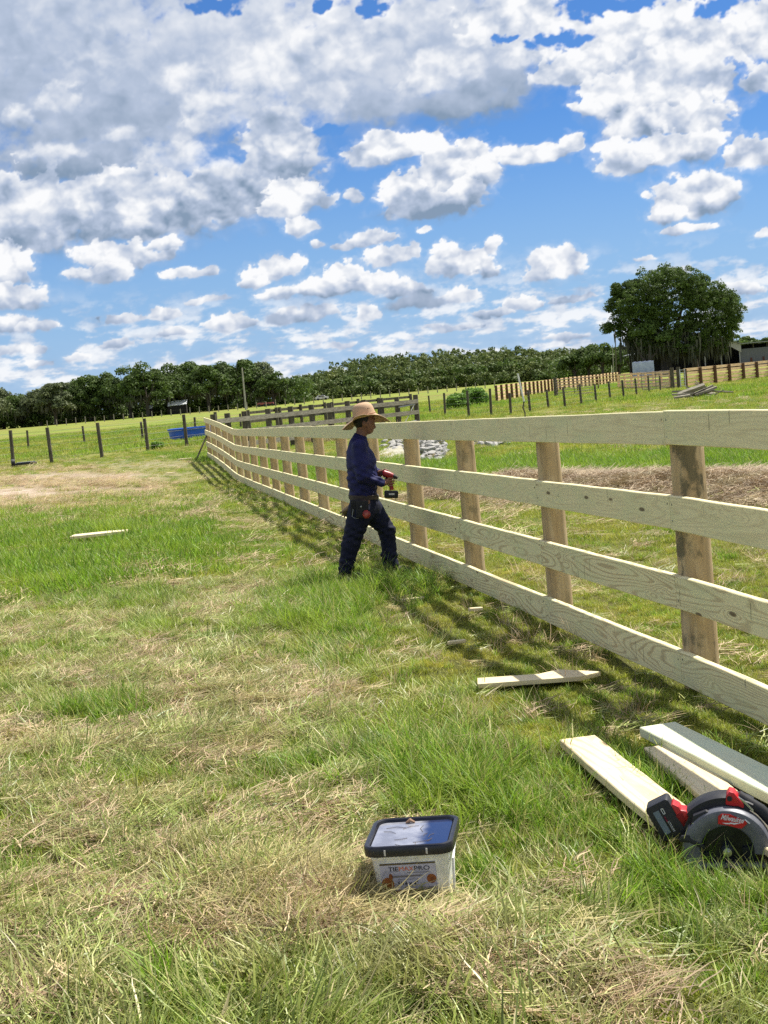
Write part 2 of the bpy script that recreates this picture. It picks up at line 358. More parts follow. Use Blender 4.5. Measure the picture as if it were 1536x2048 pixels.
def wood_mat(name, light, dark, tint, grain=1.0, contrast=.6, rough=.72, gk=34.0):
    """sawn pine: contour lines of a stretched noise give cathedral grain; knots, stains and a green treatment tint"""
    m, t, b = base_mat(name, rough, .25)
    tc = t.node('ShaderNodeTexCoord'); oi = t.node('ShaderNodeObjectInfo')
    rnd = t.math('MULTIPLY', oi.outputs['Random'], 37.0)
    P = t.vmath('ADD', tc.outputs['Object'], t.comb(rnd, t.math('MULTIPLY', rnd, 1.7), t.math('MULTIPLY', rnd, .6)))
    x, y, z = t.sep(P)
    gz = attr(t, 'grain', 'OBJECT')
    A = t.comb(t.math('MULTIPLY', x, .50), t.math('MULTIPLY', y, 4.0), t.math('MULTIPLY', z, 5.2))
    n0, _ = t.noise(A, 1.0, 1.5, .35, .25)
    vo = t.node('ShaderNodeTexVoronoi', feature='F1'); t.l.new(t.comb(t.math('MULTIPLY', x, 2.3), t.math('MULTIPLY', y, 3), t.math('MULTIPLY', z, 9.0)), vo.inputs['Vector'])
    vo.inputs['Scale'].default_value = 1.0
    kd = vo.outputs['Distance']
    near = t.ramp(kd, .42, .0)
    field = t.math('ADD', n0, t.math('MULTIPLY', near, .13))
    rings = t.math('SINE', t.math('MULTIPLY', field, gk * 6.2832 * .62))
    rings = t.ramp(rings, .1, 1.0)
    fine, _ = t.noise(t.comb(t.math('MULTIPLY', x, 3), t.math('MULTIPLY', y, 80), t.math('MULTIPLY', z, 90)), 1.0, 4, .6)
    gs = t.math('MULTIPLY', rings, t.math('MULTIPLY', gz, contrast))
    c = t.mix(gs, light, dark)
    c = t.mix(t.math('MULTIPLY', t.ramp(fine, .45, .75), .28), c, dark)
    st, _ = t.noise(t.comb(t.math('MULTIPLY', x, 1.4), y, t.math('MULTIPLY', z, 4)), 1.6, 5, .6)
    c = t.mix(t.math('MULTIPLY', t.ramp(st, .42, .68), .55), c, tint)
    # knots
    cr = t.sep(vo.outputs['Color'])[0]
    kn = t.math('MULTIPLY', t.ramp(kd, .13, .07), t.math('GREATER_THAN', cr, .62))
    c = t.mix(t.math('MULTIPLY', kn, .85), c, (.10, .06, .03))
    # short vertical saw and strap marks
    v2 = t.node('ShaderNodeTexVoronoi', feature='F1'); t.l.new(t.comb(t.math('MULTIPLY', x, 8.0), y, t.math('MULTIPLY', z, 3.2)), v2.inputs['Vector']); v2.inputs['Scale'].default_value = 1.0
    q = t.vmath('SUBTRACT', t.comb(t.math('MULTIPLY', x, 8.0), y, t.math('MULTIPLY', z, 3.2)), v2.outputs['Position'])
    qx = t.sep(q)[0]; qz = t.sep(q)[2]; c2 = t.sep(v2.outputs['Color'])
    mk = t.math('MULTIPLY', t.ramp(t.math('ABSOLUTE', t.math('ADD', qx, t.math('MULTIPLY', qz, .15))), .045, .02), t.ramp(t.math('ABSOLUTE', qz), .16, .10))
    mk = t.math('MULTIPLY', mk, t.math('GREATER_THAN', c2[1], .80))
    c = t.mix(t.math('MULTIPLY', mk, .7), c, (.09, .09, .05))
    t.l.new(c, b.inputs['Base Color'])
    bump(t, b, t.math('ADD', t.math('MULTIPLY', rings, -.3), fine), .25, .002)
    return m
W_FENCE = wood_mat('treated_pine', (.78, .70, .41), (.35, .235, .115), (.63, .64, .36), contrast=.68)
W_YEL = wood_mat('fresh_pine', (.74, .62, .38), (.46, .31, .15), (.74, .66, .45), contrast=.55, gk=22)
W_MINT = wood_mat('green_treated_pine', (.66, .67, .46), (.38, .38, .24), (.50, .62, .45), contrast=.45, gk=22)
W_FAR = pm('orange_pine_boards', (.86, .62, .36), (.62, .40, .22), 3, .8, bmp=0, stretch=(.5, 1, 6))
W_GREY = pm('weathered_grey_board', (.34, .31, .24), (.17, .15, .11), 6, .9, bmp=.2, stretch=(.4, 1, 5))
W_OLD = pm('dark_weathered_post', (.13, .115, .08), (.06, .052, .035), 9, .95, bmp=.4, stretch=(1, 1, .3))
def post_mat(name, c1, c2, c3):
    m, t, b = base_mat(name, .85, .15)
    tc = t.node('ShaderNodeTexCoord'); oi = t.node('ShaderNodeObjectInfo'); rnd = t.math('MULTIPLY', oi.outputs['Random'], 50.0)
    P = t.vmath('ADD', tc.outputs['Object'], t.comb(rnd, rnd, rnd))
    f1, _ = t.noise(t.vmath('MULTIPLY', P, (9, 9, 1.6)), 1.6, 5, .6, .4)
    f2, _ = t.noise(t.vmath('MULTIPLY', P, (1, 1, .6)), 7, 5, .62)
    f3, _ = t.noise(t.vmath('MULTIPLY', P, (30, 30, 1.2)), 1.8, 3, .6)
    oy = attr(t, 'aged', 'OBJECT')
    c = t.mix(t.math('MULTIPLY', t.ramp(f1, .48, .60), .6), c1, c2)                       # patches where the bark skin was peeled
    c = t.mix(t.math('MULTIPLY', t.ramp(f3, .5, .7), .35), c, c3)
    c = t.mix(t.math('MULTIPLY', t.ramp(f2, .52, .62), t.math('ADD', .18, oy)), c, (.07, .075, .05))
    t.l.new(c, b.inputs['Base Color']); bump(t, b, t.math('ADD', f1, f3), .5, .006)
    return m
W_POST = post_mat('peeled_pine_post', (.46, .335, .18), (.58, .455, .27), (.22, .14, .07))
# ------------------------------------------------------------------ terrain
FY = np.array([-10., 7, 38, 50, 66, 5000]); FZ = np.array([0, 0, -.48, -.20, 0, 0])
def fence_x(y): return 1.58 - (np.minimum(y, 38.5) - 7.2) * .1727 - np.maximum(y - 38.5, 0) * .36
def ridge(x, y):
    """the flattened hay windrow beyond the fence"""
    s = (x - 1.9) * .878 + (y - 25.0) * .478; u = -(x - 1.9) * .478 + (y - 25.0) * .878     # across and along (u falls to the right)
    return np.exp(-((s + .15 * np.sin(u * 1.3)) / 1.0) ** 2) * sstep(u, 1.2, -.6)
def strip(x, y):
    """how far beyond the windrow"""
    return (x - 1.9) * .878 + (y - 25.0) * .478
def height(x, y, micro=True):
    x = np.asarray(x, float); y = np.asarray(y, float)
    z = np.interp(y, FY, FZ) * np.exp(-((x - fence_x(y)) / 15.0) ** 2)
    z = z + .15 * ridge(x, y) * (1 + .5 * vnoise(x * .8, y * 1.2, 5))
    if micro:
        near = sstep(y, 90, 20)
        z = z + near * (.055 * fbm(x * .9, y * .9, 3, 31) + .045 * fbm(x * 3.6, y * 2.6, 3, 33) * sstep(y, 26, 14))
        z = z + .10 * fbm(x * .05, y * .05, 3, 35) * sstep(y, 60, 140)
    return z
def gz(x, y): return float(height(np.array([x]), np.array([y]))[0])
def on(px, py, iters=12, micro=False):
    """the ground point seen at a photograph pixel"""
    z = 0.0
    for _ in range(iters):
        r = ray(px, py); t = (z - CAMZ) / r[2]; x, y = r[0] * t, r[1] * t; z = .5 * z + .5 * float(height(np.array([x]), np.array([y]), micro)[0])
    return Vector((x, y, gz(x, y)))

# character of the turf, surveyed from the photograph: centre, half size, weight
HAY = [(150,965,260,34,1.1),(300,940,160,22,1.1),(40,1010,160,30,.9),(540,1215,130,42,1.0),(200,1350,180,45,.8),(430,1400,170,50,.9),(60,1590,120,40,.8),(470,1690,200,70,1.0),
 (620,1770,130,80,1.2),(230,1850,270,80,.8),(300,1480,260,40,.6),(560,1450,130,40,.6),(800,1860,160,55,1.0),(1000,1900,200,60,.6),(1230,1960,260,90,.75),(1130,1850,150,50,.55),(900,2000,120,40,.4),(100,1900,160,40,.5),(950,1300,120,50,.25),(1180,1720,60,40,.5),
 (120,1690,160,40,.5),(700,1600,60,50,.4),(60,1270,120,30,.5),(1000,1440,100,30,.35),(1340,1870,160,30,.5),(60,1960,140,50,.6),(1030,1780,80,30,.5),(360,1010,120,20,.35)]
LUSH = [(300,1100,220,50,1.1),(70,1130,120,70,1.0),(180,1190,160,40,.9),(680,1190,110,70,1.2),(600,1245,70,24,.9),(870,1545,120,50,1.0),(915,1610,60,50,.9),(190,1415,120,36,.9),(220,1560,170,28,.6),
 (720,1980,190,60,1.0),(330,1990,120,60,.8),(1400,1830,150,70,.8),(1330,1780,80,40,.7),(480,1730,50,40,.7),(90,1700,80,30,.6),(760,1480,90,36,.6),(1080,1560,80,60,.5),(560,1930,60,30,.8),(220,1330,60,24,.7),
 (290,1250,50,26,.8),(470,1540,120,30,.35),(1130,1650,60,50,.6),(1480,1980,80,60,.6),(950,1750,60,60,.6),(750,1110,60,30,.7),(400,1090,120,30,.6),(20,1400,80,30,.4)]
DIRT = [(130,952,200,9,.9),(250,928,150,8,.9),(20,985,110,16,.9),(340,914,60,6,.9),(140,980,190,7,.6)]
def survey(x, y):
    z = height(x, y, False); u, v = photo_px(x, y, z)
    jit = 1.0; n1 = fbm(x * .9, y * .5, 4, 51); n2 = fbm(x * 1.2, y * .7, 4, 52); n3 = fbm(x * .35, y * .2, 3, 53)
    def f(lst):
        s = np.zeros(x.shape)
        for (cx, cy, rx, ry, w) in lst: s = np.maximum(s, w * np.exp(-(((u - cx) / rx) ** 2 + ((v - cy) / ry) ** 2) * .8))
        return s
    left = sstep(fence_x(y) - x, .0, 1.4)
    infr = sstep(y, 62, 40)
    fx = fence_x(y); dl = fx - x                                  # distance to the left of the fence
    band = sstep(dl, 2.2, 1.4) * sstep(dl, -40, -30)      # close short turf under and beyond the fence
    hay = (f(HAY) * infr + .75 * n1 - .06 + .08 * left * sstep(y, 22, 12) + .16 * left * sstep(y, 12, 15)) * (1 - .92 * band)
    rd = ridge(x, y)
    hay = np.maximum(hay, rd * (1.8 + .4 * n1))
    lush = f(LUSH) * infr * (.75 + .9 * fbm(x * 2.2, y * 1.3, 4, 57)) + .8 * n2 + .03 * left
    lush = lush * (1 - .6 * band * sstep(y, 25, 24) * (dl < 1.2))
    # tall green strip beyond the windrow, bright field beyond that
    lush = np.maximum(lush, sstep(x - fence_x(y), .8, 2) * sstep(strip(x, y), 1.2, 1.9) * sstep(strip(x, y), 7, 5) * 1.0 + .4 * n2)
    dirt = f(DIRT) * infr * (1 + .8 * n1)
    return np.clip(hay, 0, 1), np.clip(lush, 0, 1), np.clip(dirt, 0, 1)

def make_ground():
    def axis(lo, hi, d0, g, c=0.0):
        out = [c]; d = d0
        while out[-1] < hi: out.append(out[-1] + d); d *= g
        neg = [c]; d = d0
        while neg[-1] > lo: neg.append(neg[-1] - d); d *= g
        return np.array(neg[::-1][:-1] + out)
    xs = axis(-3000, 3000, .05, 1.032, 0.0)
    ys = [-60, -30, -15, -8, -4, -2, 0, 1.5, 2.4]; d = .04
    while ys[-1] < 4500: ys.append(ys[-1] + d); d *= 1.017
    ys = np.array(ys)
    X, Y = np.meshgrid(xs, ys); Z = height(X, Y)
    V = np.stack([X, Y, Z], -1).reshape(-1, 3); ny, nx = X.shape
    i = np.arange((ny - 1) * (nx - 1)); r = i // (nx - 1); c = i % (nx - 1); a = r * nx + c
    me = mesh_np('ground', V, np.stack([a, a + 1, a + nx + 1, a + nx], 1), True)
    h, l, dd = survey(X, Y); fattr(me, 'hay', h); fattr(me, 'lush', l); fattr(me, 'dirt', dd); fattr(me, 'bank', np.clip(ridge(X, Y) * 1.3, 0, 1))
    m, t, b = base_mat('turf', .95, .1)
    g = t.node('ShaderNodeNewGeometry'); P = g.outputs['Position']; x, y, z = t.sep(P)
    n1, _ = t.noise(P, .13, 4, .6); n2, _ = t.noise(P, 1.4, 5, .65); n3, _ = t.noise(P, 28, 5, .7)
    n4, _ = t.noise(t.vmath('MULTIPLY', P, (1, 1, 1)), .035, 3, .55)
    c = t.mix(t.ramp(n2, .35, .65), (.10, .13, .022), (.19, .205, .045))
    c = t.mix(t.ramp(n1, .40, .62), c, (.225, .22, .062))
    c = t.mix(t.math('MULTIPLY', t.ramp(n4, .45, .62), .5), c, (.10, .16, .03))
    c = t.mix(t.math('MULTIPLY', attr(t, 'lush'), .75), c, (.075, .14, .018))
    c = t.mix(t.math('MULTIPLY', attr(t, 'hay'), .85), c, t.mix(t.ramp(n2, .4, .6), (.25, .175, .11), (.36, .27, .18)))
    c = t.mix(t.math('MULTIPLY', attr(t, 'bank'), .9), c, t.mix(t.ramp(n2, .4, .6), (.20, .15, .095), (.34, .27, .18)))
    c = t.mix(attr(t, 'dirt'), c, t.mix(t.ramp(n2, .4, .6), (.54, .44, .34), (.38, .29, .21)))
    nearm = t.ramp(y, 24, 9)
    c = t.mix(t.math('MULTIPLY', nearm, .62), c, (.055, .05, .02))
    c = t.mix(t.math('MULTIPLY', t.ramp(n3, .5, .7), .35), c, (.05, .05, .018))
    # the far meadow is yellow-green with rusty seed heads
    far = t.ramp(y, 60, 150)
    fc = t.mix(t.ramp(n1, .42, .6), (.16, .215, .035), (.24, .25, .052))
    fc = t.mix(t.math('MULTIPLY', t.ramp(n4, .5, .62), .6), fc, (.20, .155, .06))
    c = t.mix(far, c, fc)
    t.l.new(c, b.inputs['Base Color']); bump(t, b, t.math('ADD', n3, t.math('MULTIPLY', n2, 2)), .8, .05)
    o = ob('ground', me, None, m); tag(o, kind='structure')
make_ground()

# ------------------------------------------------------------------ the cloud deck in front of the camera
def make_clouds():
    A, E, cov, lum = cloud_field(.04)
    a, e = np.meshgrid(np.radians(A), np.radians(E)); Rr = 4800.0
    V = np.stack([np.sin(a) * np.cos(e) * Rr, np.cos(a) * np.cos(e) * Rr, np.sin(e) * Rr + CAMZ], -1).reshape(-1, 3)
    ny, nx = a.shape; i = np.arange((ny - 1) * (nx - 1)); r = i // (nx - 1); c = i % (nx - 1); k = r * nx + c
    me = mesh_np('clouds', V, np.stack([k, k + nx, k + nx + 1, k + 1], 1))
    rgb = cloud_rgb(lum); col = np.concatenate([rgb, cov[..., None]], -1).reshape(-1, 4).astype(np.float32)
    at_ = me.color_attributes.new('cloud', 'FLOAT_COLOR', 'POINT'); at_.data.foreach_set('color', col.ravel())
    m = bpy.data.materials.new('cloud_vapour'); m.use_nodes = True; t = NT(m.node_tree); t.n.clear()
    at2 = t.node('ShaderNodeAttribute', attribute_name='cloud'); em = t.node('ShaderNodeEmission'); tr = t.node('ShaderNodeBsdfTransparent')
    t.l.new(at2.outputs['Color'], em.inputs[0]); em.inputs[1].default_value = CLOUD_K
    ms = t.node('ShaderNodeMixShader'); t.l.new(at2.outputs['Alpha'], ms.inputs[0]); t.l.new(tr.outputs[0], ms.inputs[1]); t.l.new(em.outputs[0], ms.inputs[2])
    o = t.node('ShaderNodeOutputMaterial'); t.l.new(ms.outputs[0], o.inputs[0])
    m.cycles.emission_sampling = 'NONE' if hasattr(m.cycles, 'emission_sampling') else 'NONE'
    tag(ob('clouds', me, None, m), kind='structure')
CLOUD_K = .63
make_clouds()
# ------------------------------------------------------------------ the new four-board fence
def board_mesh(L, H, T, bow=0.0, seg=10):
    mb = MB(); ch = .004; rings = []
    prof = [(-T/2+ch,-H/2),(T/2-ch,-H/2),(T/2,-H/2+ch),(T/2,H/2-ch),(T/2-ch,H/2),(-T/2+ch,H/2),(-T/2,H/2-ch),(-T/2,-H/2+ch)]
    ph = random.random() * 6
    for i in range(seg + 1):
        x = L * i / seg; w = bow * math.sin(math.pi * i / seg); q = .0012 * math.sin(ph + i * 1.9)
        rings.append([Vector((x, p[0] + w, p[1] + q)) for p in prof])
    return mb.loft(rings)
def board(name, p0, p1, H, T, mat, parent, grain=.6, bow=0.0, roll=0.0):
    """a sawn board from p0 to p1 (centre line), its face upright"""
    p0 = Vector(p0); p1 = Vector(p1); d = p1 - p0
    o = board_mesh(d.length, H, T, bow).build(name, mat, parent)
    X = d.normalized(); Y = Vector((0, 0, 1)).cross(X).normalized(); Z = X.cross(Y)
    Mx = Matrix((X, Y, Z)).transposed().to_4x4()
    o.matrix_local = Matrix.Translation(p0) @ Mx @ Matrix.Rotation(roll, 4, 'X')
    o['grain'] = grain
    return o
FP = []                                      # post centres, nearest last beyond the frame edge
fa = R(-9.8)
for i in range(-2, 14):
    FP.append((1.58 + i * 2.44 * math.sin(fa), 7.2 + i * 2.44 * math.cos(fa)))
for i, px in enumerate((462, 451, 439.5, 428.5, 417.5)):     # the far leg swings left
    r = ray(px, 880); k = r[0] / r[1]; x0, y0 = FP[-1]
    # intersection of the sight line with a circle of one bay about the last post
    aa = k * k + 1; bb = -2 * (k * x0 + y0); cc = x0 * x0 + y0 * y0 - 2.44 ** 2
    y = (-bb + math.sqrt(max(bb * bb - 4 * aa * cc, 0))) / (2 * aa); FP.append((k * y, y))
def make_post(x, y, zt, zb, r, parent, name='post', mat=None, n=20, lean=(0, 0), aged=0.0):
    mb = MB(); rings = []; ph = [random.random() * 6.28 for _ in range(4)]
    hts = np.linspace(zb, zt - .012, 13).tolist() + [zt]
    for j, z in enumerate(hts):
        rr = r * (1.05 - .08 * (z - zb) / (zt - zb)) * (.93 if j == len(hts) - 1 else 1)
        rings.append([Vector((lean[0] * (z - zb) + rr * (1 + .018 * math.sin(2 * t + ph[0] + z * 2) + .012 * math.sin(5 * t + ph[1] + z * 5)) * math.cos(t),
                              lean[1] * (z - zb) + rr * (1 + .018 * math.sin(2 * t + ph[2] + z * 3)) * math.sin(t), z)) for t in [2 * math.pi * k / n for k in range(n)]])
    o = mb.loft(rings).build(name, mat or W_POST, parent, smooth=True, loc=(x, y, 0)); o['aged'] = aged
    return o
fence = empty('board_fence', (FP[2][0], FP[2][1], 0), label='new four-board fence of pale pine on round posts, running back from the right foreground', cat='fence')
fo = Vector(fence.location)
GZ = []
for (x, y) in FP: GZ.append(float(height(np.array([x]), np.array([y]), False)[0]))
RAIL = [1.378, .942, .528, .130]; RH = .176; RT = .038; PR = .083
RAIL_OFF = PR + RT / 2 - .008
def side(i):
    a = Vector(FP[max(i - 1, 0)]); b = Vector(FP[min(i + 1, len(FP) - 1)]); d = (b - a).normalized()
    return Vector((-d.y, d.x))                # towards the near (left) side
for i, (x, y) in enumerate(FP):
    aged = {2: .55, 4: .22}.get(i, random.choice([.0, .05, .15]))
    o = make_post(x - fo.x, y - fo.y, GZ[i] + 1.40, GZ[i] - .25, PR * random.uniform(.97, 1.05) * (1.06 if i == 2 else 1), fence, lean=(random.uniform(-.006, .006), random.uniform(-.006, .006)), aged=aged)
for k, zr in enumerate(RAIL):
    i = 0; first = True
    while i < len(FP) - 1:
        n = (2 if (k == 0 or random.random() < .2) else 1) if not first else (1 if k else 2)
        first = False; n = min(n, len(FP) - 1 - i); j = i + n
        if i < 15 < j: j = 15
        a = Vector(FP[i]) + side(i) * RAIL_OFF; b = Vector(FP[j]) + side(j) * RAIL_OFF
        if i in (15,): a = Vector(FP[i]) + side(i) * RAIL_OFF
        dz = random.uniform(-.003, .003); d = (b - a).normalized()
        p0 = Vector((a.x, a.y, GZ[i] + zr + dz)) - Vector((fo.x, fo.y, 0)); p1 = Vector((b.x, b.y, GZ[j] + zr + dz + random.uniform(-.003, .003))) - Vector((fo.x, fo.y, 0))
        dd = (p1 - p0).normalized(); p1 = p1 - dd * .0035; p0 = p0 + dd * .0005
        g = (.22, .30, .75, 1.0)[k] * random.uniform(.8, 1.2)
        o = board('rail', p0, p1, RH * random.uniform(.985, 1.015), RT, W_FENCE, fence, g, bow=random.uniform(-.006, .006), roll=random.uniform(-.012, .012))
        i = j
# the diagonal brace at the far end
mb = MB(); e = FP[-1]; mb.tube([(e[0] - fo.x - .45, e[1] - fo.y - .6, GZ[-1] - .02), (e[0] - fo.x - .05, e[1] - fo.y - .1, GZ[-1] + .8)], .03, 8)
mb.build('brace', W_OLD, fence, smooth=True)
# screw heads near the joints of the closest boards
steel = pm('galvanised_steel', (.35, .35, .34), None, 30, .45, .5, .8, bmp=0)

for i in range(1, 8):
    for zr in RAIL:
        if random.random() < .1: continue
        sd_ = side(i); q = Vector(FP[i]) + sd_ * (RAIL_OFF + RT / 2)
        d = Vector((-sd_.y, sd_.x))
        for (u, w) in ((-.03, .045), (.03, -.04), (.032, .05)):
            c = Vector((q.x + d.x * (u + random.uniform(-.008, .008)) - fo.x, q.y + d.y * u - fo.y, GZ[i] + zr + w + random.uniform(-.01, .01)))
            MB().tube([c - Vector((sd_.x, sd_.y, 0)) * .004, c + Vector((sd_.x, sd_.y, 0)) * .0015], .0055, 8).build('screw', W_OLD if random.random() < .5 else steel, fence)
# ------------------------------------------------------------------ planks lying in the grass
def plank(corner_px, edge_px, width, th, mat, label, name='plank', L=2.6, z=.0, tilt=0.0, grain=.5, dirang=None):
    a = on(*corner_px); b = on(*edge_px); d = (b - a); d.z = 0; d.normalize()
    if dirang is not None: d = Vector((math.cos(dirang), math.sin(dirang), 0))
    nrm = Vector((-d.y, d.x, 0))
    if nrm.y < 0: nrm = -nrm
    rt = empty(name, a + Vector((0, 0, 0)), label=label, cat='plank', group='loose boards lying in the grass')
    mb = board_mesh(L, width, th, 0.004)
    o = mb.build('board', mat, rt); o['grain'] = grain; o['span'] = L
    Y = Vector((0, 0, 1)); X = (d + Vector((0, 0, tilt))).normalized(); Z = X.cross(Y).normalized(); Y = Z.cross(X)
    if Z.dot(nrm) < 0: Z = -Z; Y = Z.cross(X)
    o.matrix_local = Matrix.Translation(nrm * width / 2 + Vector((0, 0, z + th / 2))) @ Matrix((X, Y, Z)).transposed().to_4x4()
    return rt
plank((1123, 1517), (1327, 1700), .165, .038, W_YEL, 'pale yellow pine board lying nearest the circular saw, leftmost of the three', L=1.36, z=.035, grain=.9)
plank((1290, 1528), (1420, 1640), .15, .03, W_YEL, 'half-buried yellow pine board between the other two, its far end lost in grass', L=1.45, z=.015, grain=.35)
plank((1283, 1500), (1470, 1602), .175, .045, W_MINT, 'mint green treated pine board, rightmost of the three beside the saw', L=2.6, z=.05, grain=.3)
# the offcut under the fence and the little scraps
def scrap(name, px, py, pts, z, th, mat, label, rz=0, tiltx=0):
    p = on(px, py); rt = empty(name, (p.x, p.y, p.z + z), rz, label=label, cat='offcut', group='wood scraps dropped in the grass')
    mb = MB(); n = len(pts); vs = [Vector((u, v, h)) for h in (0, th) for (u, v) in pts]
    mb.add(vs, [tuple(range(n)), tuple(range(2 * n - 1, n - 1, -1))] + [(i, i + n, (i + 1) % n + n, (i + 1) % n) for i in range(n)])
    o = mb.build('board', mat, rt, bevel=.002); o.rotation_euler = (tiltx, 0, 0); o['grain'] = .3
    return rt
scrap('wood_offcut', 1080, 1376, [(-.34, -.06), (.22, -.06), (.34, .03), (.12, .17), (.0, .09), (-.34, .10)], .035, .025, W_YEL, 'pale offcut board with a cut corner lying in the shade stripes under the fence', rz=R(-4))
scrap('wood_offcut', 200, 1085, [(-.42, -.16), (.36, -.12), (.44, .10), (.1, .22), (-.38, .18)], .09, .04, W_YEL, 'grey-white flat slab half sunk in lush grass at the left', rz=R(8))
scrap('wood_offcut', 826, 1208, [(-.09, -.02), (.1, -.01), (.09, .03), (-.08, .03)], .05, .02, W_YEL, 'small pale stick of wood in the fence shadow, closest to the worker', rz=R(10))
scrap('wood_offcut', 952, 1240, [(-.05, -.02), (.06, -.02), (.05, .03), (-.05, .02)], .05, .02, W_YEL, 'short pale chip of wood in the fence shadow, below the second rail joint', rz=R(-8))
scrap('wood_offcut', 915, 1290, [(-.07, -.02), (.06, -.01), (.05, .03), (-.05, .02)], .04, .02, W_YEL, 'thin pale splinter of wood at the outer edge of the fence shadow', rz=R(5))
scrap('wood_offcut', 370, 920, [(-.25, -.1), (.25, -.1), (.25, .12), (-.2, .1)], .03, .03, W_YEL, 'bright pale board scrap at the end of the sandy track', rz=0)
scrap('wood_offcut', 342, 949, [(-.16, -.08), (.16, -.08), (.12, .08), (-.14, .1)], .03, .03, W_YEL, 'small pale board scrap on the brown mown grass by the track', rz=.3)
# ------------------------------------------------------------------ the bucket of screws
def make_bucket():
    p = Vector((.003, 4.655, gz(.003, 4.655)))
    rt = empty('screw_bucket', p + Vector((0, 0, -.004)), R(-8.5), label='square milky-white bucket with black lid and printed screw label, sitting in cut hay', cat='bucket')
    rt.rotation_euler = (R(1.0), R(-1.0), R(-8.5)); rt.scale = (1.03, 1.03, 1.03)
    m, t, b = base_mat('milky_plastic', .32, .5); b.inputs['Base Color'].default_value = (.80, .80, .74, 1)
    b.inputs['Subsurface Weight'].default_value = .35; b.inputs['Subsurface Radius'].default_value = (.05, .05, .04)
    tc = t.node('ShaderNodeTexCoord'); f, _ = t.noise(tc.outputs['Object'], 22, 4, .6)
    t.l.new(t.mix(t.ramp(f, .40, .75), (.82, .82, .77), (.60, .60, .54)), b.inputs['Base Color'])
    milky = m
    black = pm('black_lid_plastic', (.012, .012, .016), (.02, .02, .024), 30, .28, .5, bmp=.05)
    mb = MB(); rings = []
    for (z, w, r) in ((0, .226, .045), (.004, .234, .048), (.10, .246, .046), (.165, .258, .042), (.168, .268, .040), (.185, .270, .040), (.187, .262, .04), (.190, .20, .04)):
        rings.append([Vector((x, y, z)) for (x, y) in rrect(w, w, r)])
    mb.loft(rings).build('tub', milky, rt, smooth=True)
    mb = MB(); rings = []
    for (z, w, r) in ((.178, .284, .042), (.180, .292, .044), (.206, .294, .044), (.212, .288, .042), (.214, .276, .038), (.211, .262, .034), (.200, .254, .03), (.197, .250, .028), (.1965, .02, .009)):
        rings.append([Vector((x, y, z)) for (x, y) in rrect(w, w, r)])
    lid = mb.loft(rings).build('lid', black, rt, smooth=True)
    # rain water lying in the recessed lid
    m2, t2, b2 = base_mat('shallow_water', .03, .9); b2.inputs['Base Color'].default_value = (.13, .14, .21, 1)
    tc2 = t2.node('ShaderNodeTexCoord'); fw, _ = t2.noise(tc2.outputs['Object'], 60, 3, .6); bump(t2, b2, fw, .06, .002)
    reflect_noise, _ = t2.noise(tc2.outputs['Object'], 9, 5, .6); xx = t2.sep(tc2.outputs['Object'])[0]; t2.l.new(t2.mix(t2.ramp(t2.math('ADD', xx, t2.math('MULTIPLY', reflect_noise, .09)), .05, .10), t2.mix(t2.ramp(reflect_noise, .35, .65), (.32, .325, .36), (.17, .175, .21)), (.02, .03, .08)), b2.inputs['Base Color']); t2.l.new(t2.ramp(reflect_noise, .4, .7, .02, .16), b2.inputs['Roughness'])  # sky reflection painted into the water colour, pale left to dark blue right
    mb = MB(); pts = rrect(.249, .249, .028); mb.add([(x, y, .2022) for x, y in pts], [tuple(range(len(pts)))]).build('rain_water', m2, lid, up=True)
    random.seed(3)
    stem = pm('dead_stem', (.12, .09, .06), None, 20, .8, bmp=0)
    for k in range(11):
        x, y = random.uniform(-.1, .08), random.uniform(-.1, .1); a = random.uniform(0, 6.28); L = random.uniform(.02, .07)
        MB().tube([(x, y, .2035), (x + L * .5 * math.cos(a), y + L * .5 * math.sin(a), .2045), (x + L * math.cos(a + .3), y + L * math.sin(a + .3), .2035)], .0007, 4).build('grass_stem', stem, lid)
    leaf = MB(); leaf.tube([(-.035, .108, .204), (-.02, .112, .212), (-.004, .108, .205)], [.003, .008, .003], 6).build('dry_leaf', pm('dry_leaf_brown', (.35, .22, .14), None, 20, .8, bmp=0), lid, smooth=True)
    # locking tabs on the front edge of the lid
    tabm = pm('moulded_tab', (.55, .53, .48), None, 20, .5, bmp=0)
    for x in (-.073, .063):
        MB().box((x, -.1480, .194), (.006, .003, .019)).build('tab', tabm, lid, bevel=.001)
    # the printed label on the front wall
    th = math.atan2(.006, .065)
    pap, tp, bp = base_mat('label_print', .35, .5); tcp = tp.node('ShaderNodeTexCoord'); fp, _ = tp.noise(tcp.outputs['Object'], 35, 3, .6)
    tp.l.new(tp.mix(tp.ramp(fp, .4, .7), (.50, .49, .58), (.38, .375, .46)), bp.inputs['Base Color'])
    def wall(z, w=None): return -(np.interp(z, [.004, .10, .165], [.117, .123, .129]) + .0012)
    mb = MB(); vs = []; fs = []; NX, NZ = 2, 8
    x0, x1, z0, z1 = -.098, .083, .020, .152
    for j in range(NZ + 1):
        z = z0 + (z1 - z0) * j / NZ
        for i in range(NX + 1): vs.append((x0 + (x1 - x0) * i / NX, wall(z), z))
    for j in range(NZ):
        for i in range(NX): a = j * (NX + 1) + i; fs.append((a, a + 1, a + NX + 2, a + NX + 1))
    lab = mb.add(vs, fs).build('label', pap, rt)
    ink = pm('black_ink', (.015, .015, .02), None, 20, .4, bmp=0); orange = pm('orange_ink', (.72, .17, .04), None, 20, .4, bmp=0)
    brown = pm('brown_ink', (.13, .10, .05), None, 20, .5, bmp=0); greyi = pm('grey_ink', (.22, .20, .2), None, 20, .5, bmp=0); rust = pm('rust_ink', (.36, .12, .03), (.20, .07, .03), 60, .5, bmp=0)
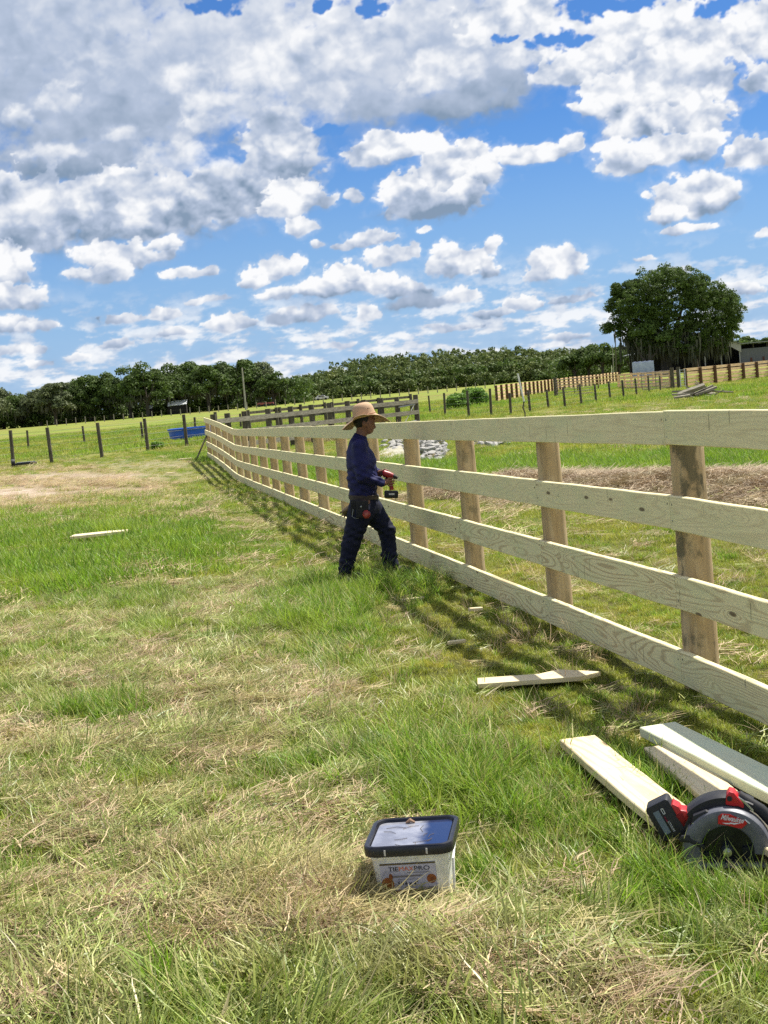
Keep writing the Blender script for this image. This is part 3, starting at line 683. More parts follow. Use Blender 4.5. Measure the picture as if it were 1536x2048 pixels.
    def M(x, z, lift=.0009):
        slope = math.atan2(wall(z + .01) - wall(z - .01), .02)
        return Matrix.Translation((x, wall(z) - lift, z)) @ Matrix.Rotation(R(90) - slope * -1.0 if False else R(90) + slope * 0 , 4, 'X')
    def onwall(o, lift=.0009):
        for v in o.data.vertices: v.co.y = wall(v.co.z) - lift - (v.co.y * 0)
        return o
    def txt(body, x, z, size, mat, width=None, lift=.0010, offset=0.0):
        o = text_mesh('lettering', body, size, mat, lab, Matrix.Translation((x, 0, z)) @ Matrix.Rotation(R(90), 4, 'X'), extrude=0, width=width, offset=offset)
        return onwall(o, lift)
    def flat(name, pts, mat, lift=.0007):
        mb = MB(); mb.add([(x, 0, z) for x, z in pts], [tuple(range(len(pts)))]); return onwall(mb.build(name, mat, lab), lift)
    flat('header_band', [(-.098, .146), (.083, .146), (.083, .152), (-.098, .152)], brown)
    txt('TIE', -.055, .131, .021, ink, .033, offset=.0002); txt('MAX', -.0125, .131, .021, orange, .048, offset=0.0); txt('PRO', .0385, .131, .021, ink, .050, offset=0.0)
    flat('strap_line', [(-.012, .1165), (.062, .1165), (.062, .1185), (-.012, .1185)], greyi)
    flat('screw_shaft', [(-.060, .102), (.030, .104), (.044, .107), (.030, .1095), (-.060, .109)], greyi)
    flat('screw_head', [(-.066 + .006 * math.cos(a), .1055 + .0115 * math.sin(a)) for a in np.linspace(0, 6.28, 17)[:-1]], rust)
    flat('fine_line', [(-.045, .0945), (.025, .0945), (.025, .0958), (-.045, .0958)], greyi)
    txt('5/16 x 4"', -.012, .081, .0185, ink, .066, offset=.0003)
    flat('round_mark', [(.066 + .0155 * math.cos(a), .094 + .0155 * math.sin(a)) for a in np.linspace(0, 6.28, 25)[:-1]], rust)
    flat('drawing', [(-.078 + .021 * math.cos(a), .080 + .024 * math.sin(a)) for a in np.linspace(0, 6.28, 21)[:-1]], rust, .0006)
    flat('timber_strip', [(-.060, .040), (.040, .043), (.040, .058), (.012, .062), (-.01, .058), (-.03, .061), (-.060, .056)], rust)
    for k in range(2): flat('small_print', [(.053, .060 - k * .012), (.080, .060 - k * .012), (.080, .067 - k * .012), (.053, .067 - k * .012)], greyi)
    # pale carrying strap down the right-hand side
    mb = MB(); white = pm('white_strap', (.85, .85, .82), None, 20, .4, bmp=0); pts = [(.1365, .07, .176), (.1375, -.02, .165), (.136, -.078, .14), (.133, -.088, .07), (.128, -.092, .012)]
    mb.tube(pts, [.0045] * 5, 8).build('handle', white, rt, smooth=True)
make_bucket()

# ------------------------------------------------------------------ the circular saw
def make_saw():
    p = on(1457, 1731); yaw = R(-14.7)
    rt = empty('circular_saw', (p.x, p.y, p.z + .012), yaw, label='cordless circular saw with red and black body and grey blade guard, beside the boards', cat='circular saw')
    K = 3703.0
    def q(sx, sy): return ((sx - 1050) / K, (1030 - sy) / K)
    alu = pm('cast_guard', (.15, .155, .18), (.105, .11, .13), 30, .42, .6, .15, bmp=.05); blk = pm('black_grip', (.014, .014, .018), (.022, .022, .026), 40, .5, .4, bmp=.3, bd=.001)
    red = pm('red_housing', (.55, .015, .02), (.45, .012, .018), 20, .35, .5, bmp=.03); dk = pm('dark_lower_guard', (.03, .035, .055), (.015, .018, .03), 14, .35, .5, .6, bmp=0)
    stl = pm('bare_steel', (.62, .62, .62), (.5, .5, .5), 20, .28, .5, .9, bmp=0); white = pm('white_print', (.8, .8, .8), None, 20, .5, bmp=0)
    grey = pm('grey_label', (.16, .20, .24), (.12, .15, .18), 20, .4, bmp=0); wood = pm('sawdust_grain', (.3, .14, .06), None, 20, .8, bmp=0)
    cx, cz = q(1050, 870)
    def arc(r, a0, a1, n): return [(cx + r * math.cos(R(a)), cz + r * math.sin(R(a))) for a in np.linspace(a0, a1, n)]
    RO, RI = .1485, .089
    # guard: a ring plate with a deep rim
    g = MB()
    A = np.linspace(-4, 205, 44)
    prof = [(RI, 0), (RI, -.014), (RI + .006, -.019), (RO - .020, -.022), (RO - .006, -.019), (RO, -.010), (RO, .040), (RO - .004, .040), (RO - .004, .004), (RI + .002, .004)]
    rings = [[Vector((cx + r * math.cos(R(a)), y, cz + r * math.sin(R(a)))) for (r, y) in prof] for a in A]
    g.loft(rings).build('upper_guard', alu, rt, smooth=True)
    ug = [c for c in rt.children if c.name.startswith('upper_guard')][0]
    # blade and lower guard behind the window
    mb = MB(); n = 72; vs = []; 
    ring = []
    for k in range(n):
        rr = .0915 if k % 3 else .088; a = 2 * math.pi * k / n; ring.append((cx + rr * math.cos(a), cz + .004 + rr * math.sin(a)))
    mb.prism(ring, .006, .009).build('blade', pm('blade_steel', (.05, .055, .075), (.03, .03, .045), 12, .3, .5, .9, bmp=0), rt)
    lg = MB(); A2 = np.linspace(185, 372, 30)
    lg.loft([[Vector((cx + r * math.cos(R(a)), y, cz + r * math.sin(R(a)))) for (r, y) in ((.05, -.004), (.094, -.006), (.098, 0), (.094, .003), (.05, .002))] for a in A2]).build('lower_guard', dk, rt, smooth=True)
    mb = MB(); hx, hz = q(1052, 862)
    mb.tube([(hx, .006, hz), (hx, -.020, hz)], .0225, 24).cur = 0
    mb.build('blade_flange', dk, rt, bevel=.001)
    mb = MB(); mb.tube([(hx, -.02, hz), (hx, -.031, hz)], .0150, 20); mb.tube([(hx, -.031, hz), (hx, -.038, hz)], .0095, 6); mb.build('blade_bolt', stl, rt, bevel=.001)
    # badge
    sh = [q(960, 500), q(968, 400), q(1010, 372), q(1110, 378), q(1300, 470), q(1312, 500), q(1240, 562), q(1170, 548), q(1080, 520)]
    bd = MB().prism(sh, -.0246, -.0225).build('badge', red, rt)
    bx, bz = q(1140, 438)
    tm = text_mesh('lettering', 'Milwaukee', .026, white, bd, Matrix.Translation((bx, -.0251, bz)) @ Matrix.Rotation(R(11), 4, 'Y') @ Matrix.Rotation(R(90), 4, 'X'), shear=.35, extrude=.0002, width=.075, offset=.0004)
    MB().prism([q(1010, 484), q(1100, 488), q(1110, 482), q(1240, 492), q(1150, 510), q(1140, 500), q(1060, 502)], -.0252, -.0247).build('lightning_mark', white, bd)
    MB().prism([q(1290, 440), q(1350, 495), q(1340, 505), q(1285, 455)], -.0232, -.0222).build('pointer', white, rt)
    # motor, rear body and handle behind the guard
    mb = MB(); A3 = np.linspace(58, 168, 20)
    mb.loft([[Vector((cx + r * math.cos(R(a)), y, cz + r * math.sin(R(a)))) for (r, y) in ((.12, .02), (.176, .02), (.182, .035), (.182, .095), (.174, .11), (.12, .11))] for a in A3]).build('body', blk, rt, smooth=True)
    mb = MB(); mb.tube([(hx + .01, .045, hz + .03), (hx + .01, .19, hz + .03)], .047, 28); mb.tube([(hx + .01, .19, hz + .03), (hx + .01, .20, hz + .03)], .040, 28); mb.build('motor', red, rt, bevel=.003)
    rp = [q(1062, 300), q(1080, 180), q(1120, 128), q(1180, 150), q(1225, 215), q(1285, 300), q(1282, 355), q(1215, 320), q(1170, 322)]
    MB().prism(rp, .012, .075).build('front_housing', red, rt, bevel=.005)
    hx2, hz2 = q(1118, 220); MB().tube([(hx2, .010, hz2), (hx2, .014, hz2)], .009, 14).build('vent', blk, rt)
    mb = MB(); pts = [(*q(1215, 225), .045), (*q(1330, 300), .045), (*q(1480, 400), .045), (*q(1620, 560), .045), (*q(1740, 760), .045)]
    mb.tube([(a, c, b) for a, b, c in pts], [.022, .020, .020, .022, .02], 14).build('front_handle', blk, rt, smooth=True)
    MB().prism([q(1225, 205), q(1300, 260), q(1395, 370), q(1400, 410), q(1300, 300), q(1220, 235)], .018, .030).build('edge_trim', stl, rt, bevel=.001)
    # battery pack
    bc = q(308, 500); 
    Mt = Matrix.Translation((bc[0], .055, bc[1])) @ Matrix.Rotation(R(-26), 4, 'Y')
    mb = MB(); out = rrect(.086, .130, .012, 4); mb.prism(out, -.038, .04)
    for v in range(len(mb.v)): mb.v[v] = tuple(Mt @ Vector(mb.v[v]))
    bat = mb.build('battery_pack', blk, rt, bevel=.003)
    for k in range(7):
        mb = MB(); mb.box((-.0435, 0, -.045 + k * .015), (.004, .06, .006)); mb.v = [tuple(Mt @ Vector(v)) for v in mb.v]; mb.build('rib', blk, bat, bevel=.001)
    def bflat(name, pts, mat, y=-.0392, par=None):
        mb = MB(); mb.prism(pts, y - .0006, y); mb.v = [tuple(Mt @ Vector(v)) for v in mb.v]; return mb.build(name, mat, par or bat)
    bflat('label_panel', [(-.024, -.044), (-.003, -.044), (-.003, .042), (-.024, .042)], grey)
    bflat('stripe', [(.0025, -.008), (.0065, -.008), (.0065, .014), (.0025, .014)], pm('dark_red_print', (.22, .01, .05), None, 20, .5, bmp=0))
    text_mesh('lettering', 'LITHIUM', .011, white, bat, Mt @ Matrix.Translation((.0085, -.0402, -.026)) @ Matrix.Rotation(R(90), 4, 'Y') @ Matrix.Rotation(R(90), 4, 'X'), extrude=.0002, width=.038)
    ring_o = rrect(.009, .022, .003, 3); ring_i = rrect(.005, .018, .002, 3); n_ = len(ring_o)
    mb = MB(); mb.add([(x + .0095, -.0400, z + .032) for x, z in ring_o] + [(x + .0095, -.0400, z + .032) for x, z in ring_i], [(i, (i + 1) % n_, (i + 1) % n_ + n_, i + n_) for i in range(n_)])
    mb.v = [tuple(Mt @ Vector(v)) for v in mb.v]; mb.build('outline_mark', white, bat)
    # red shoe that takes the battery, and the dark latch cavity
    MB().prism([q(385, 318), q(412, 290), q(490, 335), q(505, 372), q(575, 385), q(612, 455), q(560, 560), q(530, 608), q(505, 600)], .020, .085).build('battery_mount', red, rt, bevel=.003)
    MB().prism([q(440, 440), q(500, 400), q(520, 395), q(560, 490), q(515, 545)], .0165, .0205).build('mount_recess', pm('deep_red', (.25, .008, .012), None, 20, .5, bmp=0), rt, bevel=.0008)
    MB().prism([q(640, 480), q(660, 410), q(820, 345), q(862, 362), q(858, 440), q(760, 500), q(690, 560), q(600, 620), q(560, 640)], -.012, .03).build('hinge_cover', blk, rt, bevel=.003)
    MB().prism([q(638, 495), q(690, 500), q(700, 525), q(668, 540)], -.0155, -.011).build('screw_plate', stl, rt, bevel=.001)
    MB().prism([q(470, 705), q(500, 655), q(600, 640), q(640, 700), q(760, 770), q(788, 800), q(770, 838), q(740, 815), q(640, 762), q(560, 740), q(480, 735)], -.022, -.004).build('depth_lever', blk, rt, bevel=.003)
    MB().prism([q(530, 640), q(640, 560), q(760, 620), q(740, 740), q(640, 860), q(610, 1005), q(700, 1005), q(780, 850), q(740, 760), q(620, 690)][:7], -.006, .02).build('side_plate', dk, rt, bevel=.002)
    MB().box((*[(q(567, 856)[0]), .0], q(567, 856)[1]), (.017, .012, .010)).build('depth_knob', stl, rt, bevel=.003)
    MB().box((q(578, 985)[0], -.02, q(578, 985)[1]), (.016, .018, .014)).build('bevel_knob', pm('blue_grey_knob', (.18, .27, .36), None, 20, .5, bmp=0), rt, bevel=.003)
    # shoe
    mb = MB(); mb.box((.02, .035, .0012), (.315, .17, .003)); mb.box((.02, -.049, .004), (.315, .003, .009)); mb.build('base_shoe', alu, rt, bevel=.0008)
make_saw()
# ------------------------------------------------------------------ the worker: surfaces grown from distance fields
def surface_nets(Fv, org, h):
    """zero surface of a sampled field -> quads"""
    nx, ny, nz = Fv.shape; s = Fv < 0
    cells = np.zeros((nx - 1, ny - 1, nz - 1), np.int8)
    for dx in (0, 1):
        for dy in (0, 1):
            for dz in (0, 1): cells += s[dx:nx - 1 + dx, dy:ny - 1 + dy, dz:nz - 1 + dz]
    act = (cells > 0) & (cells < 8); idx = -np.ones(act.shape, np.int64); I = np.argwhere(act); idx[act] = np.arange(len(I))
    acc = np.zeros((len(I), 3)); cnt = np.zeros(len(I))
    cor = [(a, b, c) for a in (0, 1) for b in (0, 1) for c in (0, 1)]
    for a in cor:
        for ax in range(3):
            if a[ax]: continue
            b = list(a); b[ax] = 1
            va = Fv[I[:, 0] + a[0], I[:, 1] + a[1], I[:, 2] + a[2]]; vb = Fv[I[:, 0] + b[0], I[:, 1] + b[1], I[:, 2] + b[2]]
            k = (va < 0) != (vb < 0); t = np.where(k, va / np.where(va == vb, 1, va - vb), 0)
            pt = np.array(a, float)[None] + t[:, None] * (np.array(b, float) - np.array(a, float))[None]
            acc[k] += pt[k]; cnt[k] += 1
    V = (I + acc / np.maximum(cnt, 1)[:, None]) * h + org
    Q = []
    for ax in range(3):
        o1, o2 = [(1, 2), (2, 0), (0, 1)][ax]
        sl0 = [slice(1, -1)] * 3; sl0[ax] = slice(0, -1); sl1 = [slice(1, -1)] * 3; sl1[ax] = slice(1, None)
        a = s[tuple(sl0)]; b = s[tuple(sl1)]; E_ = np.argwhere(a != b)
        base = E_.copy(); 
        for d in range(3):
            if d != ax: base[:, d] += 1
        inv = a[a != b]
        def cell(d1, d2):
            c = base.copy(); c[:, o1] -= d1; c[:, o2] -= d2; return idx[c[:, 0], c[:, 1], c[:, 2]]
        q = np.stack([cell(1, 1), cell(0, 1), cell(0, 0), cell(1, 0)], 1)
        q[~inv] = q[~inv][:, ::-1]; Q.append(q)
    Q = np.concatenate(Q); return V, Q[(Q >= 0).all(1)]
class SDF:
    def __init__(s, lo, hi, h):
        s.h = h; s.lo = np.array(lo, float); n = np.ceil((np.array(hi) - s.lo) / h).astype(int) + 1
        s.X, s.Y, s.Z = [a.astype(np.float32) for a in np.meshgrid(*[s.lo[i] + np.arange(n[i]) * h for i in range(3)], indexing='ij')]
        s.F = np.full(s.X.shape, 9.0, np.float32)
    def cap(s, a, b, ra, rb, sy=1.0, k=.03):
        """tapered capsule; sy > 1 widens it sideways"""
        a = np.array(a, np.float32); b = np.array(b, np.float32); ay = a[1]
        X, Y, Z = s.X, s.Y, s.Z; d = b - a; L = float(d @ d) + 1e-9
        cy = a[1]; px = X - a[0]; pz = Z - a[2]; py = Y - a[1]
        t = np.clip((px * d[0] + py * d[1] + pz * d[2]) / L, 0, 1)
        dy = (py - t * d[1]) / sy
        D = np.sqrt((px - t * d[0]) ** 2 + dy ** 2 + (pz - t * d[2]) ** 2) - (ra + (rb - ra) * t)
        s.join(D, k)
    def ell(s, c, r, k=.02, sub=False):
        D = (np.sqrt(((s.X - c[0]) / r[0]) ** 2 + ((s.Y - c[1]) / r[1]) ** 2 + ((s.Z - c[2]) / r[2]) ** 2) - 1) * min(r)
        if sub: s.F = np.maximum(s.F, -D)
        else: s.join(D, k)
    def join(s, D, k):
        if k <= 0: s.F = np.minimum(s.F, D); return
        hh = np.clip(.5 + .5 * (s.F - D) / k, 0, 1); s.F = s.F * (1 - hh) + D * hh - k * hh * (1 - hh)
    def mesh(s, name, smooth=2):
        V, Q = surface_nets(s.F, s.lo, s.h)
        for _ in range(smooth):
            acc = np.zeros_like(V); cn = np.zeros(len(V))
            for i in range(4):
                np.add.at(acc, Q[:, i], V[Q[:, (i + 1) % 4]]); np.add.at(cn, Q[:, i], 1); np.add.at(acc, Q[:, i], V[Q[:, (i - 1) % 4]]); np.add.at(cn, Q[:, i], 1)
            V = V * .5 + .5 * acc / np.maximum(cn, 1)[:, None]
        return mesh_np(name, V, Q, True)
PSC = 1078.0
def pc(cx, cy, y=0.0):
    """a point of the worker, read off the enlarged photograph, at sideways offset y"""
    dx = (cx - 680) / PSC; dz = (1935 - cy) / PSC
    return (dx * math.cos(ROLL) + dz * math.sin(ROLL), y, dz * math.cos(ROLL) - dx * math.sin(ROLL))
def make_person():
    px = 600 + 680 / 5.12
    foot = at(px, 780 + 1935 / 5.12, 13.3); g0 = gz(foot.x, 13.3)
    rt = empty('person', (foot.x, 13.3, g0 - .01), 0, label='person in a straw hat and navy shirt walking along the fence with a red driver', cat='person')
    skin = pm('brown_skin', (.24, .115, .07), (.19, .09, .055), 14, .55, .35, bmp=.05)
    # body: head, neck, arms, hands, hidden trunk and legs in one surface
    S_ = SDF((-.42, -.30, -.02), (.50, .30, 1.62), .0075)
    shN, shF = pc(612, 560, -.165), pc(612, 570, .165); elN, elF = pc(640, 862, -.215), pc(690, 850, .20); wrN, wrF = pc(850, 940, -.12), pc(815, 850, .06)
    hip = pc(655, 1150); chest = pc(615, 680); knN, knF = pc(520, 1570, -.11), pc(890, 1440, .10); anN, anF = pc(462, 1850, -.11), pc(940, 1810, .10)
    S_.cap(hip, pc(640, 900), .105, .10, 1.30); S_.cap(pc(640, 900), chest, .10, .105, 1.4); S_.cap(chest, pc(600, 560), .105, .07, 1.9)
    S_.cap(pc(612, 500), pc(640, 400), .055, .052, 1, .03)                      # neck
    hc = pc(662, 300); S_.ell(hc, (.098, .076, .112), .02)                         # skull
    S_.cap(pc(690, 350), pc(712, 405), .060, .035, 1.0, .03)                     # jaw
    S_.cap(pc(745, 330), pc(766, 372), .010, .014, 1.0, .015)                     # nose
    S_.cap(pc(742, 300, -.03), pc(742, 300, .03), .012, .012, 1, .02)               # brow
    S_.cap(pc(742, 392, -.015), pc(742, 392, .015), .010, .010, 1, .010)             # lips
    S_.cap(pc(741, 406, -.012), pc(741, 406, .012), .009, .009, 1, .010)
    for sy in (-1, 1):
        S_.ell(pc(655, 335, sy * .078), (.016, .010, .028), .006)                   # ears
        S_.ell(pc(735, 325, sy * .034), (.012, .012, .010), .004)                    # eyes
    for (a, b, c) in ((shN, elN, wrN), (shF, elF, wrF)):
        S_.cap(a, b, .046, .038); S_.cap(b, c, .038, .027)
    for (a, b, c) in (((hip[0], -.09, hip[2]), knN, anN), ((hip[0], .09, hip[2]), knF, anF)):
        S_.cap(a, b, .082, .055); S_.cap(b, c, .052, .036)
    # near hand closed on the grip of the driver
    def hand(w, palm, fingers, thumb, rp=.030):
        S_.cap(w, palm, .026, rp, 1.0, .02)
        for (a, b, c, r) in fingers: S_.cap(a, b, r, r * .95, 1, .006); S_.cap(b, c, r * .95, r * .8, 1, .004)
        S_.cap(thumb[0], thumb[1], .0115, .0105, 1, .008); S_.cap(thumb[1], thumb[2], .0105, .0085, 1, .004)
    palm = pc(893, 925, -.075)
    fg = []
    for k, (y0, L) in enumerate(((885, .9), (912, 1.0), (938, .95), (962, .8))):
        fg.append((pc(905, y0 + 4, -.095), pc(905 + 55 * L, y0 + 4, -.090), pc(905 + 66 * L, y0 + 10, -.058), .0098 - .0006 * k))
    hand(wrN, palm, fg, (pc(880, 895, -.05), pc(915, 872, -.035), pc(950, 872, -.035)))
    palmF = pc(850, 838, .01); fg = []
    for k, (y0, L) in enumerate(((822, 1.0), (845, 1.0), (866, .9), (884, .75))):
        fg.append((pc(860, y0, .0), pc(860 + 40 * L, y0 - 6, -.025), pc(860 + 56 * L, y0 + 10, -.05), .0100 - .0006 * k))
    hand(wrF, palmF, fg, (pc(845, 822, -.02), pc(872, 806, -.035), pc(900, 812, -.04)))
    ob('body', S_.mesh('body', 1), rt, skin)
    # hair
    hair = pm('black_hair', (.012, .010, .009), (.025, .02, .018), 60, .6, .3, bmp=.3)
    H = SDF((-.16, -.11, 1.28), (.16, .11, 1.62), .007); H.ell((hc[0] - .012, 0, hc[2] + .012), (.101, .082, .112)); H.ell((hc[0] + .085, 0, hc[2] - .07), (.085, .12, .10), 0, True); H.F = np.maximum(H.F, (hc[2] - .075) - H.Z)
    ob('hair', H.mesh('hair', 1), rt, hair)
    # shirt
    navy = pm('navy_jersey', (.014, .015, .085), (.009, .010, .055), 12, .7, .25, bmp=.25, bd=.006)
    T = SDF((-.36, -.32, .70), (.36, .32, 1.46), .0085)
    T.cap(pc(648, 1075), pc(640, 900), .132, .134, 1.18); T.cap(pc(640, 900), pc(628, 720), .134, .130, 1.30, .05); T.cap(pc(628, 720), pc(610, 575), .130, .080, 1.75, .06)
    T.cap(pc(560, 620, 0), pc(560, 560, 0), .07, .05, 1.8, .06)
    T.cap(pc(608, 520), pc(618, 470), .072, .064, 1.05, .05)
    for (a, b, c) in ((shN, elN, wrN), (shF, elF, wrF)):
        T.cap(a, b, .066, .054, 1, .045); T.cap(b, c, .054, .040, 1, .025)
    ax = np.array(elN) - np.array(shN)
    fold = np.sin((T.X * 60 + T.Z * 95)) * .0028 + np.sin(T.X * 38 - T.Z * 70 + 1.3) * .0024 + np.sin(T.Z * 130 + T.X * 40 + T.Y * 60) * .0014
    w = .35 + np.exp(-((T.Z - elN[2]) / .09) ** 2) * 1.3 + np.exp(-((T.Z - .80) / .06) ** 2)
    T.F = T.F + fold * w
    nx_, nz_ = pc(640, 425)[0], pc(640, 425)[2]
    T.F = np.maximum(T.F, T.Z - (pc(620, 448)[2] - (T.X - pc(620, 448)[0]) * .45))
    T.F = np.maximum(T.F, pc(650, 1085)[2] - T.Z)
    # cuffs end before the hands
    for wpt, el in ((wrN, elN), (wrF, elF)):
        d = np.array(wpt) - np.array(el); d /= np.linalg.norm(d)
        cut = ((T.X - wpt[0]) * d[0] + (T.Y - wpt[1]) * d[1] + (T.Z - wpt[2]) * d[2]) - .004
        near = np.sqrt((T.X - wpt[0]) ** 2 + (T.Y - wpt[1]) ** 2 + (T.Z - wpt[2]) ** 2) < .075
        T.F = np.where(near, np.maximum(T.F, cut), T.F)
    ob('shirt', T.mesh('shirt', 1), rt, navy)
    # trousers
    den = pm('dark_navy_trousers', (.010, .012, .032), (.006, .007, .02), 20, .8, .25, bmp=.3, bd=.006)
    D = SDF((-.34, -.30, .03), (.42, .30, .86), .0085)
    D.cap(pc(650, 1080), pc(660, 1180), .132, .142, 1.12, .05)
    for (sy, a, b, c, ra, rb, rc) in ((-.085, pc(620, 1230), knN, anN, .122, .084, .066), (.085, pc(720, 1220), knF, anF, .122, .080, .066)):
        D.cap((a[0], sy, a[2]), b, ra, rb, 1, .04); D.cap(b, c, rb, rc, 1, .03)
    D.cap(pc(905, 1700, .10), pc(935, 1800, .10), .072, .076, 1, .02)
    fold = np.sin(D.Z * 75 + D.X * 50) * .003 + np.sin(D.Z * 120 - D.X * 35 + D.Y * 30 + 2) * .0022
    w = .5 + 1.5 * np.exp(-((D.Z - knF[2]) / .07) ** 2) + 1.9 * np.exp(-((D.Z - .17) / .07) ** 2)
    D.F = D.F + fold * w
    D.F = np.maximum(D.F, D.Z - pc(650, 1060)[2]); D.F = np.maximum(D.F, .075 - D.Z)
    ob('trousers', D.mesh('trousers', 1), rt, den)
    # boots
    boot = pm('worn_work_boot', (.035, .028, .024), (.06, .05, .045), 20, .7, .3, bmp=.3)
    for an, toe in ((anN, (.16, -.02, -.0)), (anF, (.17, -.02, 0))):
        Bt = SDF((an[0] - .12, an[1] - .09, -.03), (an[0] + .26, an[1] + .09, .26), .008)
        Bt.cap((an[0], an[1], .20), (an[0] - .005, an[1], .085), .05, .052); Bt.cap((an[0] - .025, an[1], .045), (an[0] + .11, an[1], .040), .047, .040, 1.05, .04); Bt.cap((an[0] + .11, an[1], .04), (an[0] + toe[0], an[1] + toe[1], .036), .041, .032, 1.15, .02)
        Bt.F = np.maximum(Bt.F, .004 - Bt.Z)
        ob('boot', Bt.mesh('boot', 1), rt, boot)
    # hat
    straw, ts, bs = base_mat('palm_straw', .75, .25)
    tc = ts.node('ShaderNodeTexCoord'); wv = ts.node('ShaderNodeTexWave', wave_type='BANDS', bands_direction='Z'); ts.l.new(tc.outputs['Object'], wv.inputs[0]); wv.inputs['Scale'].default_value = 45; wv.inputs['Distortion'].default_value = 2
    f, _ = ts.noise(tc.outputs['Object'], 90, 3, .7)
    ts.l.new(ts.mix(f, ts.mix(wv.outputs[1], (.50, .33, .19), (.62, .44, .28)), (.42, .27, .16)), bs.inputs['Base Color']); bump(ts, bs, f, .4, .003)
    he = empty('hat_form', (0, 0, 0)); C.objects.unlink(he); bpy.data.objects.remove(he)
    hb = pc(660, 262)          # centre of the crown's foot
    mb = MB(); rings = []; N = 48; tilt = R(7.5)
    def ringp(r, z, f_=1.0):
        out = []
        if r > .112: r = .112 + (r - .112) * 1.16
        for k in range(N):
            t = 2 * math.pi * k / N; ct, st = math.cos(t), math.sin(t)
            rr = r * (1.0 if abs(r) < .12 else 1.0)
            x, y, zz = rr * ct * 1.06, rr * st * .94, z
            if r > .112:                             # brim: droops fore and aft, lifts at the sides
                u = (r - .112) / .10
                zz = z - ((.078 if ct > 0 else .056) + .010 * math.sin(t * 3 + 1)) * u ** 1.15 * ct * ct + (.026 if st < 0 else -.060) * u * st * st + (.010 * u if ct < 0 else 0) - (.020 * u if ct < -.5 else 0) + .004 * math.sin(5 * t) * u
            out.append(Vector((x * math.cos(tilt) - zz * math.sin(tilt) + hb[0], y, x * math.sin(tilt) + zz * math.cos(tilt) + hb[2])))
        return out
    for (r, z) in ((.004, .132), (.030, .131), (.058, .124), (.080, .107), (.092, .082), (.098, .055), (.102, .030), (.106, .010), (.112, .0), (.135, -.002), (.160, -.004), (.185, -.007), (.206, -.010), (.209, -.013),
                   (.206, -.016), (.185, -.012), (.160, -.009), (.135, -.007), (.113, -.006), (.103, .008)): rings.append(ringp(r, z))
    hat = mb.loft(rings, cap=False).build('straw_hat', straw, rt, smooth=True)
    mb = MB(); mb.loft([ringp(.1075, .004), ringp(.1085, .008), ringp(.1075, .018), ringp(.104, .020), ringp(.103, .004)], cap=False).build('hat_band', pm('plaited_band', (.42, .24, .14), None, 40, .8, bmp=.3), hat, smooth=True)
    c = pc(705, 178, -.079); MB().box(c, (.028, .004, .004)).build('stitch_mark', pm('dark_thread', (.03, .02, .02), None, 20, .8, bmp=0), hat)
    # belt, pouch and what hangs from it
    blt = pm('leather_belt', (.05, .032, .022), (.03, .02, .014), 20, .6, .4, bmp=.2); wb = pc(650, 1085)
    mb = MB(); mb.loft([[Vector((wb[0] + r * math.cos(t), r * 1.14 * math.sin(t), wb[2] + z - (r * math.cos(t)) * .08)) for t in [2 * math.pi * k / 36 for k in range(36)]] for (r, z) in ((.139, -.022), (.142, -.020), (.142, .020), (.139, .022), (.130, .022), (.130, -.022), (.139, -.022))], cap=False)
    mb.build('belt', blt, rt, smooth=True)
    bx = pc(770, 1110, -.05); MB().box((wb[0] + .143, -.03, wb[2] - .01), (.008, .04, .034)).build('buckle', steel, rt, bevel=.002)
    cloth = pm('black_pouch', (.012, .012, .014), (.022, .021, .022), 30, .8, .3, bmp=.3)
    p1 = pc(640, 1195, -.20); pouch = MB().box(p1, (.115, .055, .165), (0, .09, 0)).build('tool_pouch', cloth, rt, bevel=.012, seg=3)
    p2 = pc(560, 1180, -.17); MB().box(p2, (.07, .05, .14), (0, .05, 0)).build('tool_pouch', cloth, rt, bevel=.01, seg=3)
    mb = MB(); mb.tube([pc(548, 1195, -.206), pc(538, 1270, -.206), pc(552, 1283, -.206), pc(602, 1290, -.206)], .0026, 6).build('wire_hook', steel, pouch, smooth=True)
    rd = pm('red_tool_case', (.32, .02, .015), (.22, .015, .01), 30, .4, .5, bmp=.1)
    p3 = pc(683, 1245, -.232); mb = MB(); mb.tube([(p3[0], p3[1] - .016, p3[2]), (p3[0], p3[1] + .02, p3[2])], .038, 20); tm_ = mb.build('tape_measure', rd, rt, bevel=.008)
    MB().tube([(p3[0], p3[1] - .022, p3[2]), (p3[0], p3[1] - .015, p3[2])], .022, 14).build('face_disc', pm('white_red_disc', (.38, .12, .10), (.30, .03, .025), 60, .4, bmp=0), tm_, bevel=.002)
    MB().box(pc(628, 1168, -.232), (.016, .008, .016)).build('clip', steel, pouch, bevel=.003)
    gl = pm('tan_leather_glove', (.30, .22, .12), (.20, .14, .08), 20, .8, .2, bmp=.3)
    GV = SDF((-.36, -.20, .5), (-.02, .12, .86), .008)
    GV.cap(pc(520, 1180, -.03), pc(470, 1225, -.03), .022, .026, 1.5)
    for k, (ex, ey) in enumerate(((415, 1245), (432, 1275), (455, 1292), (478, 1290))): GV.cap(pc(475, 1215, -.06 + .02 * k), pc(ex, ey, -.065 + .022 * k), .013, .010, 1, .008)
    ob('work_glove', GV.mesh('work_glove', 1), rt, gl)
    # the driver in the near hand is a thing of its own
    dr = empty('impact_driver', rt.location + Vector(pc(935, 1105, -.075)), 0, label='red and black cordless impact driver with a chunky battery, held in the worker\'s hands', cat='driver')
    o0 = Vector(pc(935, 1105, -.075))
    def dp(x, y, yy=-.075): return Vector(pc(x, y, yy)) - o0
    dred = pm('driver_red', (.34, .012, .018), (.26, .01, .014), 20, .4, .5, bmp=.05); dblk = pm('driver_black', (.014, .012, .014), None, 40, .5, .4, bmp=.2)
